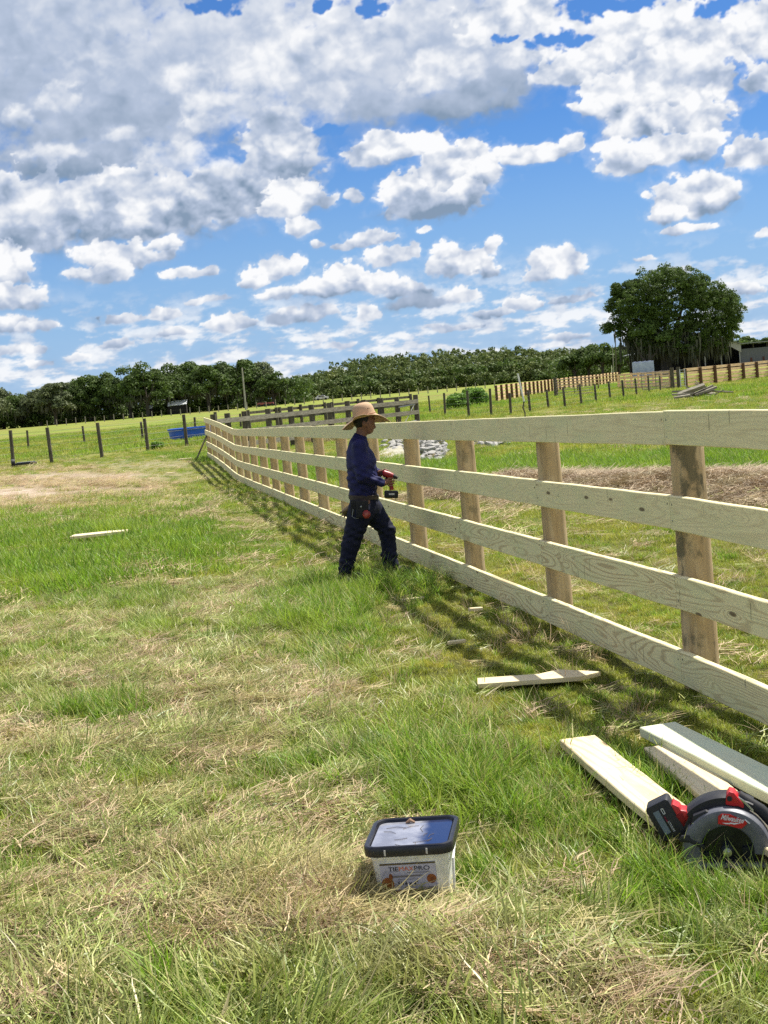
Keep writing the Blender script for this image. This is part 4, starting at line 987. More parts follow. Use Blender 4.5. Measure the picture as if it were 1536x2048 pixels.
    mb = MB(); mb.tube([dp(846, 836), dp(858, 838), dp(915, 858), dp(950, 870)], [.016, .030, .032, .026], 18).build('motor_body', dred, dr, smooth=True)
    mb = MB(); mb.tube([dp(948, 869), dp(972, 878), dp(1000, 890)], [.025, .020, .011], 16).build('chuck', dblk, dr, smooth=True)
    mb = MB(); mb.tube([dp(915, 865), dp(928, 930), dp(940, 1010)], [.019, .017, .021], 14).build('grip', dred, dr, smooth=True)
    Mb = Matrix.Rotation(R(6), 3, 'Y')
    bt = MB().box(dp(935, 1055), (.132, .078, .070), Mb).build('battery', dblk, dr, bevel=.016, seg=3)
    MB().box(dp(940, 1050) + Vector((0, -.040, 0)), (.055, .003, .016), Mb).build('battery_mark', pm('grey_print', (.5, .47, .47), None, 20, .5, bmp=0), bt)
make_person()
# ------------------------------------------------------------------ old grey corral rails beyond the new fence
def simple_fence(name, pts, label, cat, post_r, post_h, rails, rail_h, rail_t, pmat, rmat, offs=1, round_=True, zfun=None, caps=0.0, jit=.0, group=None, rail_top=None):
    """posts at pts (x, y); rails given as heights above ground; offs = +1 puts the boards on the camera side"""
    o0 = Vector((pts[0][0], pts[0][1], 0)); rt = empty(name, o0, label=label, cat=cat, group=group)
    Z = [gz(x, y) if zfun is None else zfun(x, y) for x, y in pts]
    for i, (x, y) in enumerate(pts):
        h = post_h * random.uniform(1 - jit, 1 + jit)
        mb = MB()
        if round_: mb.tube([(x - o0.x, y - o0.y, Z[i] - .2), (x - o0.x + random.uniform(-.03, .03) * jit * 10, y - o0.y, Z[i] + h)], [post_r * 1.05, post_r * .92], 8)
        else: mb.box((x - o0.x, y - o0.y, Z[i] + h / 2 - .1), (post_r * 2, post_r * 2, h + .2))
        mb.build('post', pmat, rt, smooth=round_)
    for z in rails:
        for i in range(len(pts) - 1):
            a = Vector((*pts[i], 0)); b = Vector((*pts[i + 1], 0)); d = (b - a).normalized(); n = Vector((-d.y, d.x, 0))
            if n.y > 0: n = -n
            q = n * (post_r + rail_t / 2 - .004) * offs; j1, j2 = random.uniform(-1, 1) * jit * .25, random.uniform(-1, 1) * jit * .25
            p0 = a + q + Vector((0, 0, Z[i] + z + j1)) - o0; p1 = b + q + Vector((0, 0, Z[i + 1] + z + j2)) - o0
            L = (p1 - p0).length; X = (p1 - p0).normalized(); Y = Vector((0, 0, 1)).cross(X).normalized(); Zz = X.cross(Y)
            M = Matrix((X, Y, Zz)).transposed()
            MB().box((p0 + p1) / 2, (L - .004, rail_t, rail_h), M).build('rail', rmat, rt)
    return rt
def px_line(px_list, Y0, Y1):
    """ground points under photograph columns, their distance running from Y0 to Y1 along the row"""
    out = []; n = len(px_list)
    for i, c in enumerate(px_list):
        Y = Y0 + (Y1 - Y0) * (c - px_list[0]) / (px_list[-1] - px_list[0]); r = ray(c, hor(c) + 60); out.append((r[0] / r[1] * Y, Y))
    return out
cor = px_line([430, 458, 492, 539, 584, 626, 662, 698, 731, 765, 797, 834], 49, 60)
zc = lambda x, y: float(np.interp(y, [45, 60], [-.06, -.10]))
simple_fence('corral_fence', cor, 'old corral fence of weathered grey planks on dark round posts, behind the new fence', 'fence', .115, 1.44, (1.18, .72, .28), .17, .035, W_OLD, W_GREY, offs=1, zfun=zc, jit=.02)
cor2 = px_line([500, 556, 563, 605, 653, 668, 720, 760, 825], 69, 80)
simple_fence('corral_fence', cor2, 'far side of the old grey corral, thinner posts seen through its front rails', 'fence', .09, 1.30, (1.15, .72, .30), .13, .035, W_OLD, W_OLD, offs=-1, jit=.03)
# loose gate bars between the last two corral posts
a = Vector((*cor[-2], zc(*cor[-2]))); b = Vector((*cor[-1], zc(*cor[-1])))
gt = empty('pipe_gate', a, label='small pipe gate with a diagonal brace at the right end of the grey corral', cat='gate')
pale = pm('galvanised_pipe', (.42, .42, .38), (.30, .30, .27), 10, .5, .4, .3, bmp=0)
d = b - a
for z in (1.0, .62, .3): MB().tube([d * .06 + Vector((0, -.16, z)), d * .94 + Vector((0, -.16, z + .06))], .03, 8).build('bar', pale, gt, smooth=True)
MB().tube([d * .1 + Vector((0, -.2, .05)), d * .9 + Vector((0, -.2, 1.05))], .018, 6).build('brace', pale, gt, smooth=True)

# ------------------------------------------------------------------ wire fences
wirem = pm('fence_wire', (.16, .16, .14), None, 10, .6, .4, .4, bmp=0)
def wire_fence(rows, label, r=.06, wires=(1.2, .95, .7, .45, .2), wr=.004, name='wire_fence', tall=0.0):
    """rows: (top px, bottom px) of every post"""
    pts = []
    for ((tx, ty), (bx, by)) in rows:
        g = on(bx, by); top = at(tx, ty, g.y); pts.append((g, top))
    o0 = pts[0][0].copy(); rt = empty(name, o0, label=label, cat='fence')
    for g, top in pts: MB().tube([g - o0 - Vector((0, 0, .15)), top - o0], [r * 1.08, r], 8).build('post', W_OLD, rt, smooth=True)
    for z in wires:
        mb = MB(); mb.tube([g - o0 + (top - g) * (z / 1.35) + Vector((0, -r, 0)) for g, top in pts], wr, 4, cap=False).build('wire', wirem, rt)
    return rt
wire_fence([((-90, 872), (-82, 945)), ((20.5, 860.6), (27, 931)), ((94, 855), (104, 926)), ((194.7, 845.5), (204.5, 915)), ((288.5, 837), (296, 901.6)), ((367, 829), (374, 892)), ((430, 824), (436, 884))],
           'wire fence on thin dark posts along the sandy track, nearest at the left', .075)
wire_fence([((-60, 872), (-56, 906)), ((54, 860.6), (57, 896)), ((165, 852), (169.5, 886.5)), ((281.7, 843.6), (285.8, 879.7)), ((389, 834.6), (391, 867)), ((480, 827), (482, 858))],
           'second wire fence farther into the meadow behind the blue tank', .07)
wire_fence([((888, 786), (890.5, 833)), ((934, 781), (938, 834)), ((979.6, 777), (982.5, 832)), ((1019, 786), (1022, 829)), ((1056, 780), (1060.5, 823)), ((1093, 779), (1097, 817)), ((1126, 774), (1130.5, 814)),
            ((1159, 768), (1163, 809)), ((1189, 768), (1192.5, 804)), ((1217, 763), (1221, 800)), ((1244, 760), (1248, 797)), ((1270, 757), (1273.5, 790)), ((1296, 752), (1298, 784)), ((1319, 752), (1321, 781))],
           'wire fence with many slim dark posts crossing the green paddock at the right', .06)
wire_fence([((857, 791), (860.5, 824)), ((910, 785), (912.5, 815)), ((954, 776), (957.5, 810))], 'short run of wire fence in front of the leafy bush', .055)
cols = list(range(100, 1000, 19))
pts = px_line(cols, 330, 300)
simple_fence('boundary_fence', pts, 'long line of tiny posts where the meadow meets the dark woods', 'fence', .11, 1.5, (1.2,), .03, .02, W_GREY, W_OLD, round_=True, jit=.08)

# ------------------------------------------------------------------ new orange-brown board fences round the barn yard
def walk(p0, p1, step=2.44):
    L = math.hypot(p1[0] - p0[0], p1[1] - p0[1]); n = max(1, int(round(L / step))); return [(p0[0] + (p1[0] - p0[0]) * i / n, p0[1] + (p1[1] - p0[1]) * i / n) for i in range(n + 1)]
def col_at(px, Y): r = ray(px, hor(px) + 40); return (r[0] / r[1] * Y, Y)
S1 = walk(col_at(994, 108), col_at(1112, 142)); S2 = walk(col_at(1112, 142), col_at(1240, 182))
RR = (1.14, .87, .60, .33, .10)
W_DK = pm('dark_new_post', (.13, .07, .035), (.08, .045, .025), 6, .9, bmp=0)
simple_fence('yard_fence', S1, 'orange-brown board fence with dark posts in front, left end of the yard', 'fence', .10, 1.24, RR, .18, .035, W_DK, W_FAR, offs=-1, jit=.01)
simple_fence('yard_fence', S2, 'far stretch of orange-brown fence whose close dark posts read as a row of blocks', 'fence', .10, 1.24, RR, .18, .035, W_DK, W_FAR, offs=-1, jit=.01)
S3 = walk(col_at(1238, 118), col_at(1358, 98)); simple_fence('yard_fence', S3, 'pale orange board fence in front of the white tarpaulin, ending at the ladder', 'fence', .09, 1.22, RR, .16, .035, W_FAR, W_FAR, offs=1, jit=.02)
S4 = walk(col_at(1372, 98), col_at(1640, 112), 2.0); simple_fence('yard_fence', S4, 'orange-brown board fence in front of the barn, running out of the photo at the right', 'fence', .12, 1.28, (1.20, .94, .68, .42, .16), .19, .035, W_DK, W_FAR, offs=-1, jit=.01)
S5 = walk(col_at(1116, 126), col_at(1240, 120), 3.0); simple_fence('yard_fence', S5, 'thin-railed brown fence seen over the pipe gate in the middle of the yard', 'fence', .05, 1.22, (1.2, .92, .64), .07, .03, W_DK, W_FAR, offs=1, jit=.01)
def pipe_gate(pxa, pxb, Y, label, n=6, h=1.25):
    a = Vector((*col_at(pxa, Y), 0)); a.z = gz(a.x, a.y); b = Vector((*col_at(pxb, Y), 0)); rt = empty('pipe_gate', a, label=label, cat='gate', group='tubular cattle gates by the yard')
    w = b.x - a.x; gm = pm('brown_pipe', (.16, .12, .09), None, 10, .6, .4, .2, bmp=0)
    MB().tube([(0, 0, .12), (0, 0, h), (w, 0, h), (w, 0, .12), (0, 0, .12)], .028, 6).build('frame', gm, rt, smooth=True)
    for k in range(1, n): MB().tube([(0, 0, .12 + (h - .12) * k / n), (w, 0, .12 + (h - .12) * k / n)], .02, 6).build('bar', gm, rt, smooth=True)
    MB().tube([(w / 2, 0, .12), (w / 2, 0, h)], .02, 6).build('upright', gm, rt, smooth=True)
pipe_gate(1113, 1185, 104, 'brown tubular cattle gate beside the dark corner post of the left yard fence')
pipe_gate(1284, 1340, 97, 'brown tubular cattle gate just left of the aluminium ladder')
for (px, Y, label) in ((1112, 106, 'thick dark corner post at the left end of the cattle gate'), (1345, 96, 'thick dark gate post right of the second cattle gate'), (1358, 96.5, 'tall dark post directly left of the ladder')):
    x, y = col_at(px, Y); tag(MB().tube([(0, 0, -.2), (0, 0, 1.45)], [.15, .14], 10).build('gate_post', W_OLD, None, smooth=True, loc=(x, y, gz(x, y))), label, 'post')
x, y = col_at(1366, 96); ld = empty('ladder', (x, y, gz(x, y)), label='silver ladder standing against the orange fence at the ladder post', cat='ladder'); ld['label'] = 'short silver ladder standing upright against the end of the orange-brown fence'
alm = pm('aluminium', (.62, .62, .60), None, 10, .4, .5, .6, bmp=0)
for sx in (-.17, .17): MB().box((sx, 0, .65), (.05, .04, 1.3)).build('stile', alm, ld)
for k in range(7): MB().box((0, 0, .15 + k * .18), (.29, .035, .035)).build('rung', alm, ld)

# ------------------------------------------------------------------ pile of old boards in the paddock
g = on(1400, 797); g = g + Vector((0, 0, .08)); pile = empty('lumber_pile', g, label='heap of weathered grey boards and sticks on the grass in front of the yard fence', cat='lumber pile')
random.seed(11); Sx = g.y / F_PX
for (x0, z0, x1, z1, dy, w) in ((1344, 785, 1370, 784, 0, .13), (1344, 791, 1385, 789, -.2, .12), (1356, 790, 1409, 771, -.1, .16), (1365, 793, 1412, 775, .1, .14), (1376, 795, 1426, 773, .2, .15), (1390, 792, 1433, 776, 0, .16), (1400, 793, 1428, 781, .2, .12),
                             (1372, 775, 1390, 783, .3, .10), (1390, 768, 1404, 779, .4, .08), (1391, 763, 1403, 775, .5, .05), (1425, 784, 1466, 786, 0, .08), (1424, 799, 1447, 782, -.3, .07), (1415, 789, 1430, 792, -.3, .06), (1412, 793, 1424, 796, -.4, .06), (1348, 797, 1380, 792, -.3, .13), (1380, 794, 1389, 799, -.4, .05), (1356, 794, 1400, 790, .3, .18), (1385, 790, 1430, 788, .3, .16)):
    def P(px_, py_):
        v = at(px_, py_, g.y + dy * 1.3); v.z = max(v.z, gz(v.x, v.y) + .03); return v - g
    p0, p1 = P(x0, z0), P(x1, z1); X = (p1 - p0).normalized(); Y = Vector((0, 0, 1)).cross(X).normalized(); M = Matrix((X, Y, X.cross(Y))).transposed() @ Matrix.Rotation(random.uniform(-.6, .6), 3, 'X')
    MB().box((p0 + p1) / 2 + Vector((0, 0, .04)), ((p1 - p0).length, w * 1.15, w * .6), M).build('board', W_GREY, pile)

# ------------------------------------------------------------------ blue tank, trough, leaning stick, poles
blue = pm('blue_poly_tank', (.008, .10, .50), (.006, .075, .40), 4, .4, .5, bmp=0)
a = at(331, 866, 74); c = at(371, 866, 74); cx_, cy_ = c.x + .0, 75.3; tz = gz(cx_, cy_)
tk = empty('stock_tank', (cx_ + .12, cy_, tz), label='round bright blue livestock water tank in the meadow behind the wire fence', cat='water tank')
mb = MB(); N = 48
def ring(r, z): return [Vector((r * math.cos(2 * math.pi * k / N), r * math.sin(2 * math.pi * k / N), z)) for k in range(N)]
mb.loft([ring(r, z) for r, z in ((1.12, 0), (1.16, .10), (1.14, .13), (1.18, .28), (1.17, .31), (1.20, .50), (1.25, .54), (1.25, .60), (1.20, .61), (1.17, .56), (1.10, .05))]).build('tub', blue, tk, smooth=True)
mb = MB(); mb.add(ring(1.16, .47), [tuple(range(N))]).build('water', pm('tank_water', (.03, .06, .08), None, 4, .08, .5, bmp=0), tk, up=True)
g = on(46, 934); tr = empty('feed_trough', g + Vector((0, 0, .07)), R(4), label='black rubber trough and grey lid lying at the foot of the first wire fence post', cat='trough')
rub = pm('black_rubber', (.012, .014, .016), (.03, .03, .03), 8, .6, .4, bmp=.1)
mb = MB(); mb.tube([(-.44, -.05, .13), (-.30, -.02, .13)], [.16, .14], 16); mb.build('round_end', rub, tr, bevel=.015)
mb = MB(); mb.loft([[Vector((x, y, z)) for x, y in ((-.30, -.18), (.45, -.14), (.58, 0), (.45, .16), (-.30, .18))] for z in (.02, .10)]); mb.build('trough_body', rub, tr, bevel=.02)
mb = MB(); mb.loft([[Vector((x, y, z)) for x, y in ((-.22, -.16), (.42, -.13), (.52, 0), (.42, .13), (-.22, .15))] for z in (.105, .13)]); mb.build('lid', pm('grey_lid', (.28, .30, .30), (.15, .16, .16), 8, .5, bmp=0), tr, bevel=.008)
def pole(label, b, t, Y, r, mat, name='utility_pole', cat='pole'):
    p = at(*b, Y); p.z = gz(p.x, p.y) - .1; q = at(*t, Y); o = MB().tube([(0, 0, 0), q - p], [r, r * .7], 8).build(name, mat, None, smooth=True, loc=p); tag(o, label, cat); return o
polem = pm('bleached_pole', (.40, .37, .32), (.28, .26, .22), 2, .8, bmp=0)
pole('thin pale utility pole standing before the left woods, half way to the corral', (491, 812), (484, 735), 300, .20, polem)
pole('slim dark pole rising to the left edge of the great oak', (1232, 748), (1230, 655), 225, .10, W_OLD)
pole('second thin pole close beside the oak, left of the dark one', (1227, 748), (1225, 690), 226, .06, polem)
pole('short white stake in front of the dark woods left of the oak', (1223, 746), (1223, 731), 215, .07, pm('white_stake', (.75, .72, .6), None, 5, .6, bmp=0), 'marker_stake', 'stake')
g = on(1050, 838); q = at(1035, 747, g.y); rt = empty('marker_stake', g, label='white plastic pipe leaning on a crooked stick, in front of the yard fence', cat='stake')
st = at(1048, 803, g.y)
MB().tube([q - g, st - g], .035, 8).build('white_pipe', pm('white_pvc', (.80, .79, .74), None, 5, .4, bmp=0), rt, smooth=True)
MB().tube([st - g, at(1046, 815, g.y) - g, at(1050, 826, g.y) - g, (0, 0, -.1)], .028, 6).build('stick', W_OLD, rt, smooth=True)

# ------------------------------------------------------------------ rubble beyond the fence
rock_m = pm('pale_limestone', (.43, .41, .37), (.24, .235, .22), 4, .85, .2, bmp=.4, bd=.02)
def rock_mesh(sd):
    g_ = random.Random(sd); bm = bmesh.new(); bmesh.ops.create_icosphere(bm, subdivisions=1, radius=1)
    for v in bm.verts: v.co *= g_.uniform(.72, 1.15)
    for v in bm.verts: v.co = Vector((v.co.x * 1.2, v.co.y * .9, v.co.z * .62))
    me = bpy.data.meshes.new('rock'); bm.to_mesh(me); bm.free(); me.materials.append(rock_m); return me
RK = [rock_mesh(k) for k in range(6)]
random.seed(5)
def rocks(px, py, spx, spy, n, s0, s1, label, group, hump=.0):
    for k in range(n):
        u, v = random.gauss(0, 1), random.gauss(0, 1); u = max(-1.7, min(1.7, u)); v = max(-1.6, min(1.6, v))
        g = on(px + u * spx, py + v * spy); s = random.uniform(s0, s1)
        o = bpy.data.objects.new('rock', RK[k % 6]); C.objects.link(o); o.location = g + Vector((0, 0, s * .35 + hump * math.exp(-(u * u + v * v)))); o.scale = (s, s, s)
        o.rotation_euler = (random.uniform(-.5, .5), random.uniform(-.5, .5), random.uniform(0, 6.28)); tag(o, label, 'rock', group)
rocks(862, 902, 16, 13, 85, .07, .17, 'broken grey-white stone in the heap between the third and second near posts', 'stones of the rubble heap', .16)
rocks(800, 893, 22, 8, 40, .06, .16, 'pale stone on the white chalky ground just right of the worker', 'stones on the chalk patch', .05)
rocks(985, 889, 26, 3, 26, .08, .17, 'pale stone in the low row beyond the fence, under the top board', 'stones in the low row', .0)
rocks(668, 935, 12, 4, 14, .05, .12, 'small pale stone in the grass behind the fence, left of the worker', 'stones behind the worker', .0)
# chalk spoil
def mound(name, px, py, rx, ry, h, mat, label, kind='structure'):
    g = on(px, py); n = 40; vs = []; X, Y = np.meshgrid(np.linspace(-1.3, 1.3, n), np.linspace(-1.3, 1.3, n))
    x = g.x + X * rx; y = g.y + Y * ry; d = np.sqrt(X ** 2 + Y ** 2) + .35 * fbm(x * 1.3 + 3, y * .8, 4, 71)
    z = height(x, y) - .05 + h * sstep(d, 1.0, .2) * (1 + .5 * fbm(x * 2.2, y * 1.6, 4, 72)); i = np.arange((n - 1) ** 2); k = (i // (n - 1)) * n + i % (n - 1)
    me = mesh_np(name, np.stack([x, y, z], -1).reshape(-1, 3), np.stack([k, k + 1, k + n + 1, k + n], 1), True)
    return tag(ob(name, me, None, mat), kind=kind, label=label)
mound('chalk_ground', 800, 903, 1.05, 4.6, .12, pm('white_chalk', (.50, .46, .40), (.27, .26, .16), 5, .95, .1, bmp=.6, bd=.03, detail=8), 'white chalky spoil heaped beyond the fence')

# ------------------------------------------------------------------ trees
def leaves(cen, rad, n, size, g, up=.25, squash=.75):
    """n leaf faces on the shells of sub-crowns -> vertex and face arrays"""
    k = g.integers(0, len(cen), n) if len(cen) > 1 else np.zeros(n, int)
    d = g.normal(size=(n, 3)); d /= np.linalg.norm(d, axis=1)[:, None]; d[:, 2] = np.where(d[:, 2] < -.35, -d[:, 2] * .6, d[:, 2])
    r = rad[k][:, None] * (.72 + .36 * g.random((n, 1)) ** .7)
    P = cen[k] + d * r * np.array([1, 1, squash])
    nrm = d + g.normal(size=(n, 3)) * .65 + np.array([0, 0, up]); nrm /= np.linalg.norm(nrm, axis=1)[:, None]
    a = np.cross(nrm, g.normal(size=(n, 3))); a /= np.linalg.norm(a, axis=1)[:, None]; b = np.cross(nrm, a)
    s = size * (.5 + g.random((n, 1)))
    V = np.stack([P - a * s * .5, P + b * s * .32, P + a * s * .5, P - b * s * .32], 1).reshape(-1, 3)
    return V, np.repeat(g.random(n), 4)
def crown_blobs(w, h, z0, n, g, r0, r1, dome=1.0, flat=.0):
    t = g.random(n) * 6.283; q = g.random(n) ** .5; e = g.random(n)
    x = np.cos(t) * q * w / 2; y = np.sin(t) * q * w / 2 * .8; lim = np.sqrt(np.clip(1 - (q * .96) ** 2, 0.02, 1))
    z = z0 + (h - z0) * (.18 + (.82 * lim ** dome - .18) * (1 - .55 * e ** 1.6)); rr = r0 + (r1 - r0) * g.random(n)
    z = np.minimum(z, h - rr * .6)
    return np.stack([x, y, z], 1), rr
bark = pm('oak_bark', (.10, .085, .065), (.05, .042, .034), 3, .95, bmp=.5, stretch=(1, 1, .3))
OAK = leaf_mat('oak_leaves', (.055, .100, .018), (.125, .185, .036), (.085, .125, .030), .32, .22)
OAK_B = leaf_mat('brighter_leaves', (.07, .13, .022), (.15, .21, .045), (.11, .16, .04), .3, .25)
OAK_G = leaf_mat('greyish_leaves', (.095, .125, .05), (.175, .20, .085), (.11, .14, .06), .3, .25)
CYP = leaf_mat('cypress_leaves', (.075, .115, .028), (.19, .225, .06), (.12, .16, .045), .32, .05)
MOSS = leaf_mat('hanging_moss', (.085, .09, .06), (.16, .16, .115), (.07, .075, .05), .2, .3, .9)
def crown_mesh(name, w, h, z0, nb, nl, size, seed, r0, r1, dome=1.0):
    g = np.random.default_rng(seed); cen, rad = crown_blobs(w, h, z0, nb, g, r0, r1, dome); V, Rn = leaves(cen, rad, nl, size, g)
    me = mesh_np(name, V, np.arange(len(V)).reshape(-1, 4)); fattr(me, 'rnd', Rn); return me, cen, rad
def moss_mesh(cen, rad, n, g, lo, hi, wid, zmax):
    k = g.integers(0, len(cen), n); t = g.random(n) * 6.283; q = .3 + .75 * g.random(n)
    x = cen[k, 0] + np.cos(t) * rad[k] * q; y = cen[k, 1] + np.sin(t) * rad[k] * q; z = np.minimum(cen[k, 2] - rad[k] * .3 * g.random(n), zmax * (.6 + .4 * g.random(n)))
    L = lo + (hi - lo) * g.random(n) ** 1.6; L = np.minimum(L, z - .8); a = g.random(n) * 3.14; w = wid * (.5 + g.random(n)); ok = L > .3
    x, y, z, L, a, w = [v[ok] for v in (x, y, z, L, a, w)]; dx = np.cos(a) * w; dy = np.sin(a) * w; n = len(x); dr = g.normal(size=n) * .15
    V = np.stack([np.stack([x - dx, y - dy, z], 1), np.stack([x + dx, y + dy, z], 1), np.stack([x + dx * .8 + dr, y + dy * .8, z - L * .6], 1), np.stack([x + dr, y, z - L], 1)], 1).reshape(-1, 3)
    me = mesh_np('moss', V, np.arange(len(V)).reshape(-1, 4)); fattr(me, 'rnd', np.repeat(g.random(n), 4)); return me
def trunk_mb(h, r, w, z0, seed, nl=7, lean=0):
    g = random.Random(seed); mb = MB(); mb.tube([(0, 0, -.5), (0, 0, .3), (lean * .3, 0, h * .16), (lean * .6, 0, h * .32)], [r * 1.5, r * 1.1, r * .95, r * .8], 12)
    for k in range(nl):
        a = 6.283 * k / nl + g.uniform(-.3, .3); q = w / 2 * g.uniform(.5, .85); zt = h * g.uniform(.5, .82); b0 = Vector((lean * .5, 0, h * g.uniform(.14, .28)))
        e = Vector((math.cos(a) * q, math.sin(a) * q * .8, zt)); m = b0.lerp(e, .5) + Vector((0, 0, -h * .05)); mb.tube([b0, b0.lerp(m, .5) + Vector((0, 0, h * .03)), m, e], [r * .5, r * .38, r * .26, r * .08], 7)
    return mb
def tree(loc, w, h, z0, nb, nl, size, seed, r0, r1, mat, label, name='oak_tree', cat='tree', group=None, tr=.4, moss=0, dome=1.0, mossargs=(1, 3, .18, 6)):
    rt = empty(name, loc, label=label, cat=cat, group=group); me, cen, rad = crown_mesh('crown', w, h, z0, nb, nl, size, seed, r0, r1, dome); ob('crown', me, rt, mat)
    trunk_mb(h, tr, w, z0, seed).build('trunk', bark, rt, smooth=True)
    if moss: ob('hanging_moss', moss_mesh(cen, rad, moss, np.random.default_rng(seed + 1), *mossargs), rt, MOSS)
    return rt
# the great live oak beside the barn
r = ray(1335, 748); YO = 243.0; ox = r[0] / r[1] * YO
g_ = np.random.default_rng(77)
oak = empty('oak_tree', (ox, YO, 0), label='great solitary oak hung with grey moss, standing in front of the barn', cat='tree')
cen = []; rad = []
def ob_px(px, py, R_, dy=0): v = at(px, py, YO); cen.append((v.x - ox, dy, v.z)); rad.append(R_)
for (px_, py_, R_) in ((1225, 612, 1.5), (1220, 655, 1.2), (1236, 635, 1.6), (1240, 590, 1.4), (1250, 607, 2.2), (1258, 575, 1.5), (1272, 590, 2.6), (1282, 560, 2.0), (1300, 580, 3.0), (1318, 558, 2.2), (1335, 552, 2.0), (1345, 575, 3.2), (1362, 560, 2.4), (1380, 580, 2.6), (1394, 565, 1.5),
                      (1410, 590, 2.6), (1428, 600, 2.6), (1445, 600, 1.8), (1455, 625, 2.2), (1468, 618, 1.3), (1470, 640, 1.6), (1455, 650, 2.2), (1448, 670, 1.8), (1425, 640, 3.0), (1400, 625, 3.4), (1370, 620, 3.4), (1340, 615, 3.6), (1310, 615, 3.4), (1282, 625, 3.0), (1262, 640, 2.6),
                      (1245, 660, 1.6), (1262, 672, 1.6), (1285, 665, 2.6), (1315, 660, 3.0), (1350, 660, 3.2), (1385, 662, 3.0), (1415, 675, 2.4), (1438, 690, 1.5), (1300, 640, 2.5), (1395, 600, 2.5), (1465, 600, 1.0), (1230, 580, .8), (1290, 690, 2.2), (1320, 688, 2.4), (1355, 690, 2.4), (1390, 690, 2.2), (1415, 692, 1.6), (1272, 688, 1.4)):
    for dy in ((-3.0, 2.5) if R_ > 2 else (0,)): ob_px(px_ + g_.normal() * 2, py_ + g_.normal() * 2, R_ * .92, dy * (1 + .4 * g_.random()))
cen = np.array(cen); rad = np.array(rad)
# break every crown lobe into small leafy bunches
n = 2600; k = g_.integers(0, len(cen), n); d = g_.normal(size=(n, 3)); d /= np.linalg.norm(d, axis=1)[:, None]
sc_ = cen[k] + d * rad[k][:, None] * (.35 + .60 * g_.random((n, 1)) ** .6); sr = .35 + .5 * g_.random(n)
V, Rn = leaves(sc_, sr, 170000, .26, g_, squash=.9); me = mesh_np('crown', V, np.arange(len(V)).reshape(-1, 4)); fattr(me, 'rnd', Rn); ob('crown', me, oak, OAK)
low = (cen[:, 2] < 8.5) & (np.abs(cen[:, 0] - 1.5) < 9.5)
ob('hanging_moss', moss_mesh(cen[low], rad[low], 1100, g_, .5, 3.6, .16, 7.8), oak, MOSS)
mb = MB(); mb.tube([(0, 0, -.5), (0, 0, .4), (-.1, 0, 2.0), (0, 0, 3.6)], [1.5, 1.05, .9, .95], 14)
for (px_, py_, rr_, dy) in ((1225, 640, .3, 0), (1255, 600, .35, 1), (1290, 575, .4, -1), (1330, 560, .42, 1), (1370, 575, .42, -1), (1410, 600, .4, 1), (1452, 630, .38, 0), (1440, 675, .3, -1), (1262, 668, .3, 1), (1385, 640, .4, 2)):
    v = at(px_, py_, YO); e = Vector((v.x - ox, dy * 2.5, v.z)); b0 = Vector((.1 * dy, 0, 2.6)); m = b0.lerp(e, .5) + Vector((0, 0, -.4)); mb.tube([b0, b0.lerp(m, .5) + Vector((0, 0, .4)), m, e], [rr_ * 1.3, rr_, rr_ * .7, .06], 8)
mb.build('trunk', bark, oak, smooth=True)
for (px_, YY, h_, w_, lb) in ((1299, 238, 8, 7, 'second trunk under the great oak, left of the main one'), (1392, 249, 8, 6, 'third trunk in shade under the great oak, right of the main one')):
    r = ray(px_, 745); x_ = r[0] / r[1] * YY; t_ = empty('oak_tree', (x_, YY, 0), label=lb, cat='tree'); trunk_mb(h_, .55, w_, 3, 5, 4).build('trunk', bark, t_, smooth=True)
    me, c2, r2 = crown_mesh('crown', w_, 9, 5, 8, 1500, .4, 9, 1, 1.6); ob('crown', me, t_, OAK)
# woods at the left: oaks one can tell apart
random.seed(21)
LT = [(-40, 770, 90, 'g'), (8, 768, 60, 'g'), (45, 785, 80, 'd'), (82, 772, 66, 'g'), (112, 755, 56, 'g'), (127, 748, 20, 'c'), (150, 748, 60, 'g'), (182, 739, 70, 'd'), (222, 737, 70, 'd'), (262, 722, 76, 'd'), (296, 714, 70, 'd'), (338, 711, 80, 'd'), (380, 713, 76, 'd'), (418, 718, 66, 'd'),
      (452, 713, 70, 'd'), (490, 706, 76, 'd'), (520, 714, 58, 'g'), (548, 738, 50, 'd'), (572, 752, 40, 'd')]
WHERE = ['off the left edge', 'at the left edge of the photo', 'low rounded, second from the left edge', 'loose grey-green, third from the left edge', 'grey-green, just left of the pointed cedar', 'narrow pointed', 'grey-green, just right of the pointed cedar',
         'dark, left of the first high crown', 'dark, fourth left of the white roof', 'tall dark, third left of the white roof', 'tall dark, behind the small white roof', 'tall dark, right above the large white roof', 'tall dark, right behind the wire fence end', 'dark, left of the utility pole gap',
         'dark, directly left of the thin utility pole', 'highest, behind the thin utility pole', 'mossy grey, right of the utility pole', 'low dark, at the right end of the left woods', 'smallest, where the left woods end']
for i, (cx_, ty, wpx, kd) in enumerate(LT):
    Y = 400 + random.uniform(-14, 18); s = Y / F_PX; r = ray(cx_, hor(cx_) + 5); x_ = r[0] / r[1] * Y; top = at(cx_, ty, Y).z; w = wpx * s * 1.22
    mt = {'g': OAK_G, 'd': OAK, 'c': OAK}[kd]
    tree((x_, Y, 0), w, top + .4, .2 if kd != 'c' else 3, 46 if kd != 'c' else 10, 9500 if kd != 'c' else 1500, .62, 300 + i, w * .10, w * .20, mt, 'oak in the left woods, %s' % WHERE[i] if kd != 'c' else 'narrow pointed evergreen poking above the left woods', group='trees of the left woods', tr=.5, moss=150 if kd != 'c' else 0, dome=.8, mossargs=(1.0, 3.5, .16, 8))
